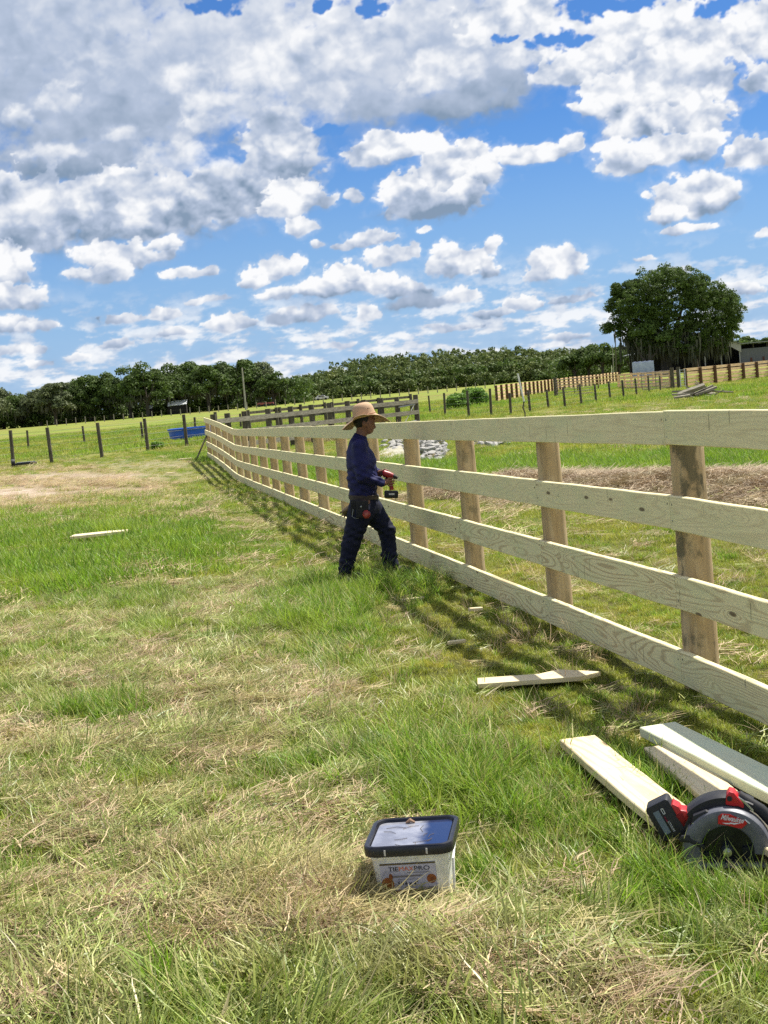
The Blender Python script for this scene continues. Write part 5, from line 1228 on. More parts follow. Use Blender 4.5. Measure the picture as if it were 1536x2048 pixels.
# undergrowth closing the foot of the woods
def thicket(name, label, pts, mat, size, per, seed, kind='stuff'):
    g = np.random.default_rng(seed); cs = []; rs = []
    for (x, y, z, r_) in pts: cs.append((x, y, z)); rs.append(r_)
    V, Rn = leaves(np.array(cs), np.array(rs), per * len(pts), size, g, squash=.9); me = mesh_np(name, V, np.arange(len(V)).reshape(-1, 4)); fattr(me, 'rnd', Rn); o = ob(name, me, None, mat); return tag(o, kind=kind, label=label)
pts = []
for cx_ in range(-60, 620, 8):
    for q in range(3):
        Y = 404 + random.uniform(-4, 26); r = ray(cx_, hor(cx_) + 5); rr_ = random.uniform(1.5, 3.0); pts.append((r[0] / r[1] * Y, Y, (.6, 2.5, 5.0)[q] + random.uniform(-.6, .8), rr_))
thicket('undergrowth', 'dark undergrowth under the trees of the left woods', pts, OAK, .8, 190, 41)
# the long cypress wood in the middle: one mass
def wood(seed=8):
    g = np.random.default_rng(seed); VV = []; RR_ = []; tops = [(575, 757), (600, 753), (627, 748), (656, 738), (668, 730), (680, 725), (700, 719), (718, 716), (740, 711), (780, 707), (820, 706), (860, 703), (900, 700), (950, 698), (1000, 697), (1060, 696), (1100, 697), (1130, 698), (1157, 697), (1180, 696), (1300, 690)]
    tx = [t[0] for t in tops]; ty = [t[1] for t in tops]; trunks = MB()
    for row, (Y, hk) in enumerate(((497, .30), (503, .55), (510, .68), (522, .82), (536, .93), (552, 1.0), (566, 1.0))):
        cx_ = 560 + g.random() * 8
        while cx_ < 1290:
            Yt = Y + g.normal() * 4; r = ray(cx_, hor(cx_) + 5); x = r[0] / r[1] * Yt; top = at(cx_, float(np.interp(cx_, tx, ty)), Yt).z * hk * (.93 + .12 * g.random()); w = (3.6 + 2.6 * g.random()) * (.8 + .2 * hk)
            nb = 9; q = g.random(nb); cen = np.stack([x + g.normal(size=nb) * w * .24, Yt + g.normal(size=nb) * w * .24, top * (.10 + .86 * q)], 1); rad = w * (.42 - .24 * q)
            V, Rn = leaves(cen, rad, 240, .80, g, squash=1.2); VV.append(V); RR_.append(np.clip(Rn * .8 + g.normal() * .22, 0, 1))
            cx_ += 4.6 + 5.0 * g.random()
    V = np.concatenate(VV); me = mesh_np('woodland', V, np.arange(len(V)).reshape(-1, 4)); fattr(me, 'rnd', np.concatenate(RR_)); tag(ob('woodland', me, None, CYP), kind='stuff', label='long dense wood of cypress and pine closing the meadow')
wood()
pts = []
for cx_ in range(560, 1290, 7):
    for q in range(3):
        Y = 492 + random.uniform(-2, 60); r = ray(cx_, hor(cx_) + 5); pts.append((r[0] / r[1] * Y, Y, random.uniform(.3, 6.0), random.uniform(1.8, 3.2)))
thicket('undergrowth', 'dark undergrowth closing the foot of the long wood', pts, OAK, .9, 150, 45)
# nearer dark trees left of the oak and behind the barn
RT = [(1150, 700, 44, 330, OAK, 'rounded dark tree at the left end of the group before the great oak'), (1178, 683, 46, 330, OAK, 'tall dark rounded tree left of the thin poles'), (1206, 678, 50, 325, OAK, 'highest dark tree just left of the great oak'), (1238, 690, 40, 330, OAK, 'dark tree behind the slim poles, half hidden by the oak'), (1262, 690, 46, 320, OAK_B, 'green tree behind the left end of the barn roof'),
      (1472, 664, 36, 330, OAK_B, 'bright green tree behind the barn, right beside the great oak'), (1498, 668, 30, 340, OAK_B, 'small bright green tree in the middle behind the barn roof'), (1525, 669, 34, 335, OAK, 'dark green tree behind the barn at the right edge'), (1560, 672, 40, 335, OAK_B, 'green tree behind the barn beyond the right edge')]
for i, (cx_, ty, wpx, Y, mt, lb) in enumerate(RT):
    s = Y / F_PX; r = ray(cx_, hor(cx_) + 5); top = at(cx_, ty, Y).z; w = wpx * s * 1.3
    tree((r[0] / r[1] * Y, Y, 0), w, top + .3, .8, 26, 4200, .55, 500 + i, w * .11, w * .22, mt, lb, group='trees around the barn', tr=.35, dome=.8)
pts = []
for cx_ in range(1110, 1300, 8):
    for q in range(2):
        Y = 336 + random.uniform(-3, 12); r = ray(cx_, hor(cx_) + 5); pts.append((r[0] / r[1] * Y, Y, random.uniform(.5, 3.5), random.uniform(1.2, 2.4)))
for cx_ in range(1460, 1640, 9):
    for q in range(2):
        Y = 345 + random.uniform(-3, 12); r = ray(cx_, hor(cx_) + 5); pts.append((r[0] / r[1] * Y, Y, random.uniform(.5, 5.5), random.uniform(1.2, 2.4)))
thicket('undergrowth', 'dark undergrowth under the trees beside the barn', pts, OAK, .6, 110, 43)
# leafy bushes in the paddock
def bush(px0, px1, pyt, pyb, label, seed, mat, n=2600, size=.16):
    g = on((px0 + px1) / 2, pyb); s = g.y / F_PX; w = (px1 - px0) * s; h = (pyb - pyt) * s; G = np.random.default_rng(seed); nb = 22; u = (G.random(nb) - .5) * w * .85
    cen = np.stack([u, G.normal(size=nb) * w * .15, h * (.2 + .55 * G.random(nb)) * (1 - .8 * (u / w) ** 2)], 1); V, Rn = leaves(cen, np.full(nb, h * .28), n, size, G)
    rt = empty('bush', g, label=label, cat='bush'); me = mesh_np('foliage', V, np.arange(len(V)).reshape(-1, 4)); fattr(me, 'rnd', Rn); ob('foliage', me, rt, mat)
    mb = MB()
    for k in range(7): mb.tube([(0 + .1 * k - .3, 0, -.1), (u[k] * .7, cen[k, 1], cen[k, 2])], [.03, .012], 5)
    mb.build('stems', W_OLD, rt)
LEAFY = leaf_mat('fresh_bush_leaves', (.10, .20, .022), (.20, .34, .05), (.14, .26, .04), .35, .8)
bush(896, 936, 782, 818, 'broad bright green bush left of the wire fence corner', 1, LEAFY); bush(928, 978, 770, 812, 'taller bright green bush touching the left end of the yard fence', 2, LEAFY, 3200)
bush(303, 328, 881, 898, 'small bright leafy plant at the foot of the wire fence, below the blue tank', 3, LEAFY, 700, .09)
bush(1100, 1135, 742, 760, 'pale green shrub showing over the left yard fence', 4, LEAFY, 1500, .3)

# ------------------------------------------------------------------ the barn
Yb = 264.0
def bp(px, py, dy=0): v = at(px, py, Yb); return v
bx0 = bp(1262, 740).x; bx1 = bp(1700, 700).x
barn = empty('barn', ((bx0 + bx1) / 2, Yb, 0), label='open-sided grey barn with a low metal roof behind the great oak', cat='barn'); bo = barn.location.x
def lx(px): return bp(px, 700).x - bo
side_m = pm('grey_board_siding', (.42, .41, .40), (.30, .29, .29), 2.5, .8, bmp=0, stretch=(6, 1, .3)); corr = pm('corrugated_grey', (.15, .155, .175), (.11, .115, .13), 3, .6, bmp=0, stretch=(8, 1, .2))
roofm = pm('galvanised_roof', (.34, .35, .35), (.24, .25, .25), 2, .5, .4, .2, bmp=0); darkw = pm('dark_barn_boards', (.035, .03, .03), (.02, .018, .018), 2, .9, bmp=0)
H1 = bp(1480, 688).z; HA = bp(1447, 678.5).z; HL = bp(1410, 689).z
# right wing: long low roof, wall below, open band between
xw0, xw1 = lx(1480), lx(1700)
MB().box(((xw0 + xw1) / 2, 4.4, H1 + .05), (xw1 - xw0 + .8, 10, .14)).build('roof', roofm, barn)
zt = bp(1484, 698).z; MB().box(((xw0 + xw1) / 2, 0, zt / 2), (xw1 - xw0, .12, zt)).build('wall', corr, barn)
for k in range(9): MB().box((xw0 + (xw1 - xw0) * k / 8, .12, H1 / 2), (.16, .11, H1 - .06)).build('post', W_OLD, barn)
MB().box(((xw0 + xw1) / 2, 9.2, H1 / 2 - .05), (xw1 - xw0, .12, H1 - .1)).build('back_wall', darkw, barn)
# gabled centre
xa, xb, xc = lx(1405), lx(1447), lx(1481)
MB().prism([(xa, HL - .05), (xb, HA - .04), (xc, H1 - .02), (xc, bp(1480, 705).z), (lx(1460), bp(1460, 693).z), (lx(1430), bp(1430, 694).z), (xa, bp(1405, 701).z)], -.5, -.38).build('gable', side_m, barn)
MB().prism([(xa - .4, HL), (xb, HA + .12), (xc + .4, H1 + .04), (xc + .4, H1 - .06), (xb, HA), (xa - .4, HL - .12)], -.8, 10).build('roof', roofm, barn)
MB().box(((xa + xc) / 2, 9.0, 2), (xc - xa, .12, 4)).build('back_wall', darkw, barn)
for px_ in (1408, 1441, 1478): MB().box((lx(px_), -.3, 2.1), (.18, .15, 4.2)).build('post', side_m, barn)
# left bay under the oak
xd, xe = lx(1264), lx(1404); zl = bp(1268, 709).z; zm = bp(1300, 698).z
MB().prism([(xd - .2, zl), (lx(1335), bp(1335, 688).z), (xe + .2, HL), (xe + .2, HL - .12), (lx(1335), bp(1335, 688).z - .12), (xd - .2, zl - .12)], -1.5, 9).build('roof', roofm, barn)
MB().prism([(lx(1281), bp(1281, 703).z), (lx(1300), bp(1300, 700).z), (lx(1283), bp(1283, 721).z)], -1.3, -1.2).build('gable', side_m, barn)
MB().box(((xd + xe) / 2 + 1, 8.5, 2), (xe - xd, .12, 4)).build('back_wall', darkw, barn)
for px_ in (1282, 1330, 1365, 1395): MB().box((lx(px_), -1.0, 2), (.18, .15, 4)).build('post', W_OLD, barn)
for k in range(3): MB().box((xw0 + 2 + k * 2.3, -.10, 1.1), (.35, .08, .9)).build('hatch', pm('rust_red_paint', (.12, .05, .04), None, 4, .8, bmp=0), barn)
# white tarpaulin-covered stack
a = at(1267, 738, 236); b = at(1306, 735, 236); tp = at(1286, 722.5, 236)
tarp = MB(); w_ = b.x - a.x; n = 12; hh = tp.z
rings = []
for i in range(n + 1):
    x = -w_ / 2 + w_ * i / n; zz = hh * (1 + .03 * math.sin(i * 2.1)); rings.append([Vector((x, y * (1 + .05 * math.sin(i + y)), z)) for (y, z) in ((-1.0, 0), (-1.05, zz * .5), (-.98, zz * .93), (-.8, zz), (.8, zz * .99), (.98, zz * .9), (1, 0))])
tg = empty('tarpaulin_stack', ((a.x + b.x) / 2, 236, 0), label='white tarpaulin-wrapped stack standing before the barn, under the left side of the oak', cat='covered stack')
tarp.loft(rings).build('tarpaulin', pm('white_tarp', (.50, .54, .62), (.36, .40, .50), 1.5, .5, bmp=.3, bd=.1), tg, bevel=.05)
MB().box((0, 0, .06), (w_ + .3, 2.4, .12)).build('pallet', W_OLD, tg)
# farm sheds with white roofs inside the left woods
def shed(pxa, pya, pxb, pyb, Y, label, rise):
    a = at(pxa, pya, Y); b = at(pxb, pyb, Y); rt = empty('shed', ((a.x + b.x) / 2, Y, 0), label=label, cat='shed', group='sheds in the left woods'); w = b.x - a.x
    whiter = pm('white_metal_roof', (.88, .89, .90), (.80, .81, .83), 1, .4, bmp=0); D_ = rise * 1.9
    za, zb = a.z - rise, b.z - rise
    vs = [(-w / 2, 0, za), (w / 2, 0, zb), (w / 2, D_, b.z), (-w / 2, D_, a.z)]
    MB().add([Vector(v) for v in vs] + [Vector(v) - Vector((0, 0, .1)) for v in vs], [(0, 1, 2, 3), (7, 6, 5, 4), (0, 4, 5, 1), (1, 5, 6, 2), (2, 6, 7, 3), (3, 7, 4, 0)]).build('roof', whiter, rt)
    hw = max(.4, min(za, zb) - .12); MB().box((0, D_ / 2, hw / 2), (w * .94, D_ * .9, hw)).build('wall', darkw, rt)
shed(334, 803, 372, 799, 392, 'white-roofed shed under the trees above the blue tank', 1.25)
shed(290, 811, 304, 809, 393, 'small white-roofed shed just left of the larger white roof', .9)
# machinery far away at the edge of the woods
def wagon(px, py, Y, L, h, body, label, cat, cabin=False):
    p = at(px, py, Y); rt = empty(cat.replace(' ', '_'), (p.x, Y, 0), label=label, cat=cat); mb = MB()
    mb.prism([(-L / 2, .45), (L / 2, .45), (L / 2, .45 + h * .55), (L * .28, .45 + h * .62), (L * .16, .45 + h), (-L * .30, .45 + h), (-L * .42, .45 + h * .6), (-L / 2, .45 + h * .5)] if cabin else [(-L / 2, .5), (L / 2, .5), (L / 2, .5 + h), (-L / 2, .5 + h)], -.85, .85).build('body', body, rt, bevel=.06)
    if cabin: MB().prism([(-L * .27, .45 + h * .62), (L * .22, .45 + h * .62), (L * .14, .45 + h * .93), (-L * .26, .45 + h * .93)], -.87, .87).build('window', darkw, rt)
    for sx in (-L * .3, L * .3):
        for sy in (-.8, .8): MB().tube([(sx, sy - .1, .38), (sx, sy + .1, .38)], .38, 14).build('wheel', rub, rt, bevel=.02)
redm = pm('faded_red_paint', (.34, .09, .07), (.25, .07, .06), 2, .6, bmp=0); whm = pm('white_car_paint', (.75, .75, .75), None, 2, .4, bmp=0)
wagon(524, 808, 372, 2.4, .55, redm, 'red farm trailer at the edge of the left woods, right of the utility pole', 'farm trailer'); wagon(541, 806, 376, 1.7, .45, redm, 'smaller red farm trailer just right of the larger red one', 'farm trailer')
wagon(604, 800, 450, 4.4, 1.2, whm, 'white parked car seen tiny between the corral and the dark wood', 'car', True); wagon(644, 797, 455, 4.2, 1.2, whm, 'second white parked car, right of the first, before the dark wood', 'car', True)
# ------------------------------------------------------------------ grass: clumps of real blades, scattered
def clump(name, n, rad, h, w, lean, curl, mat, seg=4, lie=0.0, hvar=.5, dirn=None, dirspread=3.14, seed=0):
    g = np.random.default_rng(seed); Vs = []; Fs = []; Rn = []; b = 0
    for i in range(n):
        r = rad * math.sqrt(g.random()); a = g.random() * 6.283; x = r * math.cos(a); y = r * math.sin(a)
        L = h * (1 - hvar + hvar * g.random() * 1.3); ww = w * (.6 + .7 * g.random())
        az = (g.random() * 6.283) if dirn is None else dirn + g.normal() * dirspread
        th = min(lean * (.3 + 1.1 * g.random()), 1.5)       # angle from vertical at the root
        if lie: th = 1.30 + g.random() * .28
        k = curl * (.3 + g.random()); p = np.array([x, y, -.01 if not lie else g.random() * lie + .004])
        az2 = az; pts = []
        for s in range(seg + 1):
            pts.append(p.copy())
            d = np.array([math.sin(th) * math.cos(az2), math.sin(th) * math.sin(az2), math.cos(th)])
            p = p + d * L / seg; th = th + k / seg
            if lie: th = min(th, 1.62); az2 += g.normal() * .28; p[2] = max(p[2], .003)
            else: az2 += g.normal() * .10
        tw = g.normal() * .5
        side = np.array([-math.sin(az + tw), math.cos(az + tw), 0])
        rn = g.random()
        for s in range(seg + 1):
            q = ww * (1 - (s / seg) ** 2.2 * .93) * (.8 + .2 * min(1, s * 2)); sd_ = side * q / 2
            if lie: sd_ = sd_ + np.array([0, 0, q * .2])
            Vs.append(pts[s] - sd_); Vs.append(pts[s] + sd_); Rn += [rn, rn]
        for s in range(seg): Fs.append((b + 2 * s, b + 2 * s + 1, b + 2 * s + 3, b + 2 * s + 2))
        b += 2 * (seg + 1)
    me = mesh_np(name, np.array(Vs), np.array(Fs), True); fattr(me, 'rnd', Rn)
    me.materials.append(mat); return bpy.data.objects.new(name, me)

def grass_mat(name, c1, c2, c3, c4, trans=.3, sc=.9, rough=.5):
    m, t, b = base_mat(name, rough, .35)
    r = attr(t, 'rnd'); oi = t.node('ShaderNodeObjectInfo'); g = t.node('ShaderNodeNewGeometry')
    f, _ = t.noise(g.outputs['Position'], sc, 3, .55); f2, _ = t.noise(g.outputs['Position'], 4.0, 2, .5)
    c = t.mix(t.ramp(r, .0, .75, smooth=False), c1, c2)
    c = t.mix(t.math('GREATER_THAN', r, .90), c, c4)             # a share of dead straw blades
    c = t.mix(t.math('MULTIPLY', t.ramp(f, .46, .64), .75), c, c3)
    hv = t.node('ShaderNodeHueSaturation'); t.l.new(c, hv.inputs['Color'])
    bv = t.math('FRACT', t.math('MULTIPLY', r, 17.31))
    t.l.new(t.math('MULTIPLY', t.math('ADD', .74, t.math('MULTIPLY', oi.outputs['Random'], .46)), t.math('ADD', .62, t.math('MULTIPLY', bv, .80))), hv.inputs['Value'])
    c = hv.outputs[0]
    t.l.new(c, b.inputs['Base Color'])
    tr = t.node('ShaderNodeBsdfTranslucent'); t.l.new(c, tr.inputs['Color'])
    ms = t.node('ShaderNodeMixShader'); ms.inputs[0].default_value = trans
    t.l.new(b.outputs[0], ms.inputs[1]); t.l.new(tr.outputs[0], ms.inputs[2]); t.l.new(ms.outputs[0], t.n['Material Output'].inputs[0])
    return m
G_LUSH = grass_mat('lush_blades', (.105, .21, .012), (.235, .38, .030), (.30, .40, .040), (.46, .45, .14), .42)
G_OLIVE = grass_mat('olive_blades', (.175, .235, .018), (.37, .41, .045), (.44, .41, .060), (.54, .47, .19), .40)
G_HAY = grass_mat('dry_stems', (.34, .23, .135), (.58, .44, .27), (.42, .38, .15), (.50, .52, .20), .22, 1.4, .6)
G_CUT = grass_mat('wilted_cut_blades', (.21, .29, .055), (.42, .46, .14), (.36, .34, .13), (.52, .45, .24), .28, 1.6, .42)
G_BANK = grass_mat('brown_rotting_hay', (.25, .18, .115), (.44, .34, .22), (.32, .27, .15), (.50, .42, .27), .1, 1.4, .7)

def scatter(name, coll, kind_label, spec):
    """spec: list of (points Nx3, scales N, indices N, tilt N) -> one object whose modifier sets a clump on each point"""
    P = np.concatenate([s[0] for s in spec]); sc = np.concatenate([s[1] for s in spec]); ix = np.concatenate([s[2] for s in spec]); tl = np.concatenate([s[3] for s in spec])
    me = bpy.data.meshes.new(name); me.vertices.add(len(P)); me.vertices.foreach_set('co', P.astype(np.float32).ravel())
    fattr(me, 'sc', sc)
    a = me.attributes.new('ix', 'INT', 'POINT'); a.data.foreach_set('value', ix.astype(np.int32))
    rot = np.stack([rng.normal(0, 1, len(P)) * tl, rng.normal(0, 1, len(P)) * tl, rng.random(len(P)) * 6.283], -1)
    a = me.attributes.new('rot', 'FLOAT_VECTOR', 'POINT'); a.data.foreach_set('vector', rot.astype(np.float32).ravel())
    o = ob(name, me); tag(o, kind='stuff', label=kind_label)
    ng = bpy.data.node_groups.new(name + '_scatter', 'GeometryNodeTree')
    ng.interface.new_socket('Geometry', in_out='INPUT', socket_type='NodeSocketGeometry'); ng.interface.new_socket('Geometry', in_out='OUTPUT', socket_type='NodeSocketGeometry')
    N = ng.nodes; Lk = ng.links
    gi = N.new('NodeGroupInput'); go = N.new('NodeGroupOutput'); ci = N.new('GeometryNodeCollectionInfo'); ci.inputs['Collection'].default_value = coll
    ci.inputs['Separate Children'].default_value = True; ci.inputs['Reset Children'].default_value = True
    ip = N.new('GeometryNodeInstanceOnPoints'); ip.inputs['Pick Instance'].default_value = True
    def na(nm, ty):
        n = N.new('GeometryNodeInputNamedAttribute'); n.data_type = ty; n.inputs['Name'].default_value = nm
        return [s for s in n.outputs if s.name == 'Attribute' and s.enabled][0]
    Lk.new(gi.outputs[0], ip.inputs['Points']); Lk.new(ci.outputs[0], ip.inputs['Instance'])
    Lk.new(na('ix', 'INT'), ip.inputs['Instance Index'])
    e2r = N.new('FunctionNodeEulerToRotation'); Lk.new(na('rot', 'FLOAT_VECTOR'), e2r.inputs[0]); Lk.new(e2r.outputs[0], ip.inputs['Rotation'])
    Lk.new(na('sc', 'FLOAT'), ip.inputs['Scale']); Lk.new(ip.outputs[0], go.inputs[0])
    md = o.modifiers.new('scatter', 'NODES'); md.node_group = ng
    return o
def coll(name, obs):
    c = bpy.data.collections.new(name)
    for i, o in enumerate(obs): o.name = '%s_%02d' % (name, i); c.objects.link(o)
    return c
def sector(n, r0, r1, half=R(20.5)):
    rr = np.sqrt(r0 ** 2 + rng.random(n) * (r1 ** 2 - r0 ** 2)); a = (rng.random(n) * 2 - 1) * half
    return rr * np.sin(a), rr * np.cos(a)

LAWN = []
for k in range(3): LAWN.append(clump('l', 52, .075, .068, .0046, .65, .8, G_OLIVE, seed=10 + k))        # 0-2 short olive turf
for k in range(3): LAWN.append(clump('l', 48, .070, .115, .0056, .50, .9, G_LUSH, seed=20 + k))          # 3-5 green tufts
for k in range(3): LAWN.append(clump('l', 40, .070, .30, .0060, .38, 1.1, G_LUSH, seg=6, seed=30 + k))   # 6-8 tall arching tufts
for k in range(3): LAWN.append(clump('l', 60, .30, .13, .0105, .5, .8, G_OLIVE, seg=3, seed=40 + k))     # 9-11 olive, middle distance
for k in range(3): LAWN.append(clump('l', 60, .30, .20, .0115, .45, .8, G_LUSH, seg=3, seed=50 + k))     # 12-14 green, middle distance
for k in range(3): LAWN.append(clump('l', 60, .80, .26, .028, .5, .6, G_OLIVE, seg=2, seed=60 + k))      # 15-17 far
for k in range(2): LAWN.append(clump('l', 60, .80, .34, .030, .45, .6, G_LUSH, seg=2, seed=70 + k))      # 18-19 far green
for k in range(3): LAWN.append(clump('l', 48, .09, .15, .0056, 1.2, .4, G_CUT, seg=5, dirn=.3, dirspread=.5, seed=80 + k))  # 20-22 flattened green blades
HAYC = []
for k in range(4): HAYC.append(clump('h', 80, .11, .125, .0036, 1, .1, G_HAY, seg=5, lie=.035, seed=110 + k))  # 0-3 mats
for k in range(3): HAYC.append(clump('h', 56, .10, .13, .0046, 1, .1, G_CUT, seg=5, lie=.045, seed=120 + k))  # 4-6 wilted mats
for k in range(3): HAYC.append(clump('h', 34, .09, .10, .0034, .9, .7, G_HAY, seg=4, seed=130 + k))           # 7-9 stubble
for k in range(2): HAYC.append(clump('h', 130, .30, .17, .0062, 1, .1, G_HAY, seg=3, lie=.07, seed=140 + k))   # 10-11 middle distance mats
for k in range(2): HAYC.append(clump('h', 40, .10, .24, .0035, .6, .8, G_HAY, seg=5, seed=150 + k))           # 12-13 tall dry stalks
for k in range(2): HAYC.append(clump('h', 130, .32, .22, .0075, 1, .1, G_BANK, seg=3, lie=.12, seed=160 + k))  # 14-15 bank
c_lawn = coll('lawn_clump', LAWN); c_hay = coll('hay_clump', HAYC)

def keep(x, y):
    """keep blades out of the bucket, the planks' tops and the saw"""
    k = np.ones(x.shape, bool)
    k &= ~((np.abs(x - .0) < .135) & (np.abs(y - 4.66) < .135))
    return k
SCR = on(200, 1085); TR_ = on(46, 934)
def sightly(x, y, idx, h):
    """the ground just in front of the label and of the saw carries only short stuff"""
    z1 = (np.abs(x + .015) < .22) & (y > 3.7) & (y < 4.56)
    z2 = (x > .84) & (x < 1.35) & (y > 4.0) & (y < 4.62)
    z3 = (np.abs(x - SCR[0]) < .65) & (y > SCR[1] - 1.7) & (y < SCR[1] + .4)
    z4 = (np.abs(x - TR_.x) < .9) & (y > TR_.y - 4) & (y < TR_.y + .3)
    return (~z4 | (h < .1)) & (~z3 | (h < .04)) & (~z1 | ((h < .022 + .25 * (4.50 - y)))) & (~z2 | (h < .045 + .40 * (4.60 - y)))
PLANKS = []                                   # (origin, direction, length, width), filled from the planks above
for o in [o for o in C.objects if o.get('category') == 'plank']:
    b_ = o.children[0]; Mw = b_.matrix_local; X = Vector(Mw.col[0][:3]); p = Vector(o.location) + Vector(Mw.col[3][:3]); PLANKS.append((p, X, float(b_['span']), .09))
def off_planks(x, y):
    k = np.ones(x.shape, bool)
    for (p, X, L, hw) in PLANKS:
        dx = x - p.x; dy = y - p.y; u = dx * X.x + dy * X.y; v = -dx * X.y + dy * X.x
        k &= ~((u > -.02) & (u < L) & (np.abs(v) < hw))
    return k
HL = np.array([.07] * 3 + [.13] * 3 + [.26] * 3 + [.1] * 3 + [.16] * 3 + [.2] * 3 + [.28] * 2 + [.10] * 3); HH = np.array([.028] * 7 + [.09] * 3 + [.06] * 2 + [.2] * 2 + [.1] * 2)
def build_grass():
    ls, hs = [], []
    def put(lst, x, y, idx, scale, tilt):
        tall = (HH if lst is hs else HL)[idx] * scale
        k = keep(x, y) & off_planks(x, y) & sightly(x, y, idx, tall); x, y, idx, scale = x[k], y[k], idx[k], scale[k]
        lst.append((np.stack([x, y, height(x, y)], -1), scale, idx, np.full(len(x), tilt)))
    for (r0, r1, dens) in ((3.1, 7.5, 540), (7.5, 14.5, 300)):
        n = int(.358 * (r1 * r1 - r0 * r0) * dens * 2)
        x, y = sector(n, r0, r1); h, l, d = survey(x, y); u = rng.random(n)
        pock = sstep(fbm(x * 5.5, y * 4.0, 3, 95), -.30, -.02) ; dlp = fence_x(y) - x; pock = pock * .70 + .30 + .4 * sstep(dlp, 1.6, .8) * sstep(dlp, -1.5, -.5); pock = np.clip(pock, 0, 1)      # thin, dark pockets between the clumps
        # turf
        k = (u < pock * np.clip(.72 - .55 * h + .15 * l, .10, 1)); xs, ys, hh, ll = x[k], y[k], h[k], l[k]; m = len(xs); v = rng.random(m)
        idx = rng.integers(0, 3, m)
        lush = v < ll * .8 + .04; idx = np.where(lush, 3 + rng.integers(0, 3, m), idx)
        sc = .55 + .55 * rng.random(m) + .25 * ll
        sc = sc * np.where(hh > .5, .8, 1); dl = fence_x(ys) - xs
        sc = sc * (1 - .30 * sstep(dl, 1.6, .9)) * (1 - .30 * sstep(ys, 5.2, 4.2)) * (1 - .12 * sstep(ys, 9, 6))
        put(ls, xs, ys, idx, sc, .12)
        # tall tufts where lush is strong
        k = (u > .5) & (rng.random(n) < np.clip((l - .6) * .16, 0, 1)); xs, ys = x[k], y[k]
        put(ls, xs, ys, 6 + rng.integers(0, 3, len(xs)), .55 + .5 * rng.random(len(xs)), .15)
        # flattened blades
        lf = sstep(fence_x(y) - x, .7, 1.8)
        k = (rng.random(n) < .17 * lf * np.clip(.3 + l + .3 * h, 0, 1)); xs, ys = x[k], y[k]
        put(ls, xs, ys, 20 + rng.integers(0, 3, len(xs)), .6 + .6 * rng.random(len(xs)), .2)
        # hay
        nb_ = 1 - .7 * sstep(dlp, 1.9, 1.2)
        k = (rng.random(n) < pock * nb_ * np.clip(.04 + .55 * h - .25 * l, .015, 1)); xs, ys, hh = x[k], y[k], h[k]; m = len(xs)
        v = rng.random(m); idx = np.where(v < .55, rng.integers(0, 4, m), np.where(v < .92, 4 + rng.integers(0, 3, m), 7 + rng.integers(0, 3, m)))
        put(hs, xs, ys, idx, .65 + .6 * rng.random(m), .16)
        k = rng.random(n) < .003 + .008 * h; xs, ys = x[k], y[k]
        put(hs, xs, ys, 12 + rng.integers(0, 2, len(xs)), .5 + .6 * rng.random(len(xs)), .25)
    n = 8500; ub = rng.uniform(-17, .8, n); sb = rng.normal(0, .62, n); xb = 1.9 - ub * .478 + sb * .878; yb = 25.0 + ub * .878 + sb * .478
    put(hs, xb, yb, 14 + rng.integers(0, 2, n), .5 + .6 * rng.random(n), .13)
    for (r0, r1, dens) in ((14.3, 30, 30), (30, 62, 11)):
        n = int(.358 * (r1 * r1 - r0 * r0) * dens * 2)
        x, y = sector(n, r0, r1, R(21)); h, l, d = survey(x, y); u = rng.random(n)
        bk = ridge(x, y); k = (u < np.clip(.85 - .55 * h - .9 * d, .04, 1)) & (bk < .45); xs, ys, ll = x[k], y[k], l[k]; m = len(xs); v = rng.random(m)
        dl = fence_x(ys) - xs; short = 1 - .5 * sstep(dl, 2.4, 1.5) * sstep(dl, -9, -6) * sstep(ys, 27, 24) - .35 * sstep(dl, 2.2, 1.4) * sstep(dl, -1.5, -.5) * sstep(ys, 24, 27)
        idx = np.where(v < ll * 1.1 + .12, 12 + rng.integers(0, 3, m), 9 + rng.integers(0, 3, m))
        put(ls, xs, ys, idx, (.6 + .55 * rng.random(m) + .3 * ll) * (1 - .35 * sstep(ys, 34, 46)) * short, .1)
        k = rng.random(n) < np.clip(.03 + .6 * h - .8 * d, .01, 1) * (ridge(x, y) < .4); xs, ys = x[k], y[k]; m = len(xs)
        put(hs, xs, ys, 10 + rng.integers(0, 2, m), .6 + .7 * rng.random(m), .14)
    n = int(.37 * (150 ** 2 - 62 ** 2) * 1.9); x, y = sector(n, 62, 150, R(20)); nn = fbm(x * .06, y * .06, 3, 90)
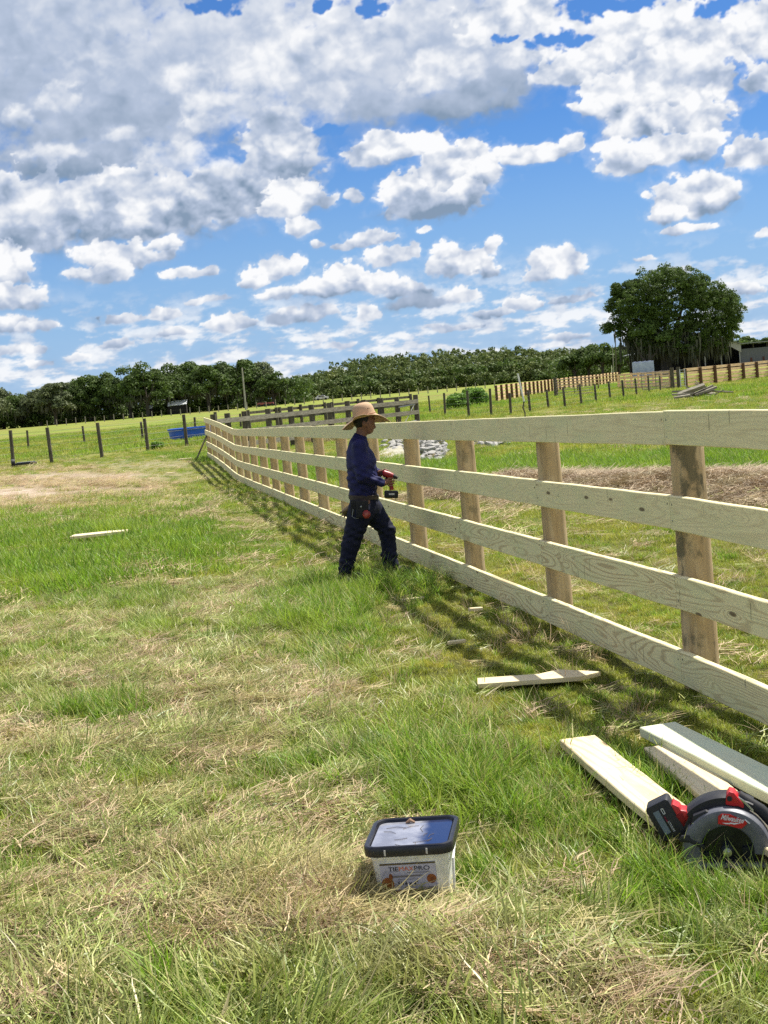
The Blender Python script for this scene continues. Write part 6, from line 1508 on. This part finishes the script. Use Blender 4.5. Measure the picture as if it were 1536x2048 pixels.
    idx = np.where(rng.random(n) < .35 + 1.2 * nn, 18 + rng.integers(0, 2, n), 15 + rng.integers(0, 3, n))
    put(ls, x, y, idx, .36 + .36 * rng.random(n) + nn * .4, .1)
    # special tufts: one clump per survey mark (px, py, spread, count, index0, scale)
    for (px, py, sp, cnt, i0, s_) in ((690, 1195, .45, 120, 6, .85), (650, 1240, .35, 60, 6, .8), (905, 1600, .13, 40, 6, .8), (850, 1560, .25, 35, 6, .65), (231, 1075, .22, 40, 6, 1.3), (760, 1165, .3, 40, 6, .6),
            (575, 1250, .25, 30, 6, .7), (960, 1640, .12, 20, 6, .8), (1350, 1790, .15, 22, 6, .6), (1450, 1780, .2, 26, 6, .55), (1270, 1560, .25, 60, 3, 1.0), (1240, 1530, .2, 40, 3, .9), (1340, 1600, .15, 40, 3, 1.0),
            (1310, 1585, .1, 20, 6, .6), (700, 1990, .3, 50, 20, 1.2), (760, 1940, .25, 40, 20, 1.1), (620, 2010, .3, 50, 20, 1.2), (480, 1740, .12, 20, 20, 1.1), (40, 1180, .5, 50, 6, .7)):
        p = on(px, py); x = p.x + rng.normal(0, sp, cnt); y = p.y + rng.normal(0, sp * 1.4, cnt)
        put(ls, x, y, i0 + rng.integers(0, 3, cnt), s_ * (.7 + .5 * rng.random(cnt)), .16)
    for (px, py, sp, cnt, i0, s_) in ((660, 1800, .16, 90, 0, 1.1), (600, 1830, .18, 80, 0, 1.1), (760, 1800, .09, 40, 12, .55), (700, 1820, .12, 40, 12, .7), (560, 1790, .1, 24, 12, .9), (820, 1805, .1, 60, 0, .8), (880, 1815, .08, 40, 0, .8),
            (640, 880, .9, 80, 12, 3.2), (700, 875, .9, 60, 12, 3.2)):
        p = on(px, py); x = p.x + rng.normal(0, sp, cnt); y = p.y + rng.normal(0, sp, cnt)
        put(hs, x, y, i0 + rng.integers(0, 4 if i0 == 0 else 2, cnt), s_ * (.7 + .5 * rng.random(cnt)), .2)
    scatter('grass', c_lawn, 'green and olive grass growing over the field', ls)
    scatter('hay', c_hay, 'dry cut hay lying in brown mats over the mown grass', hs)
build_grass()
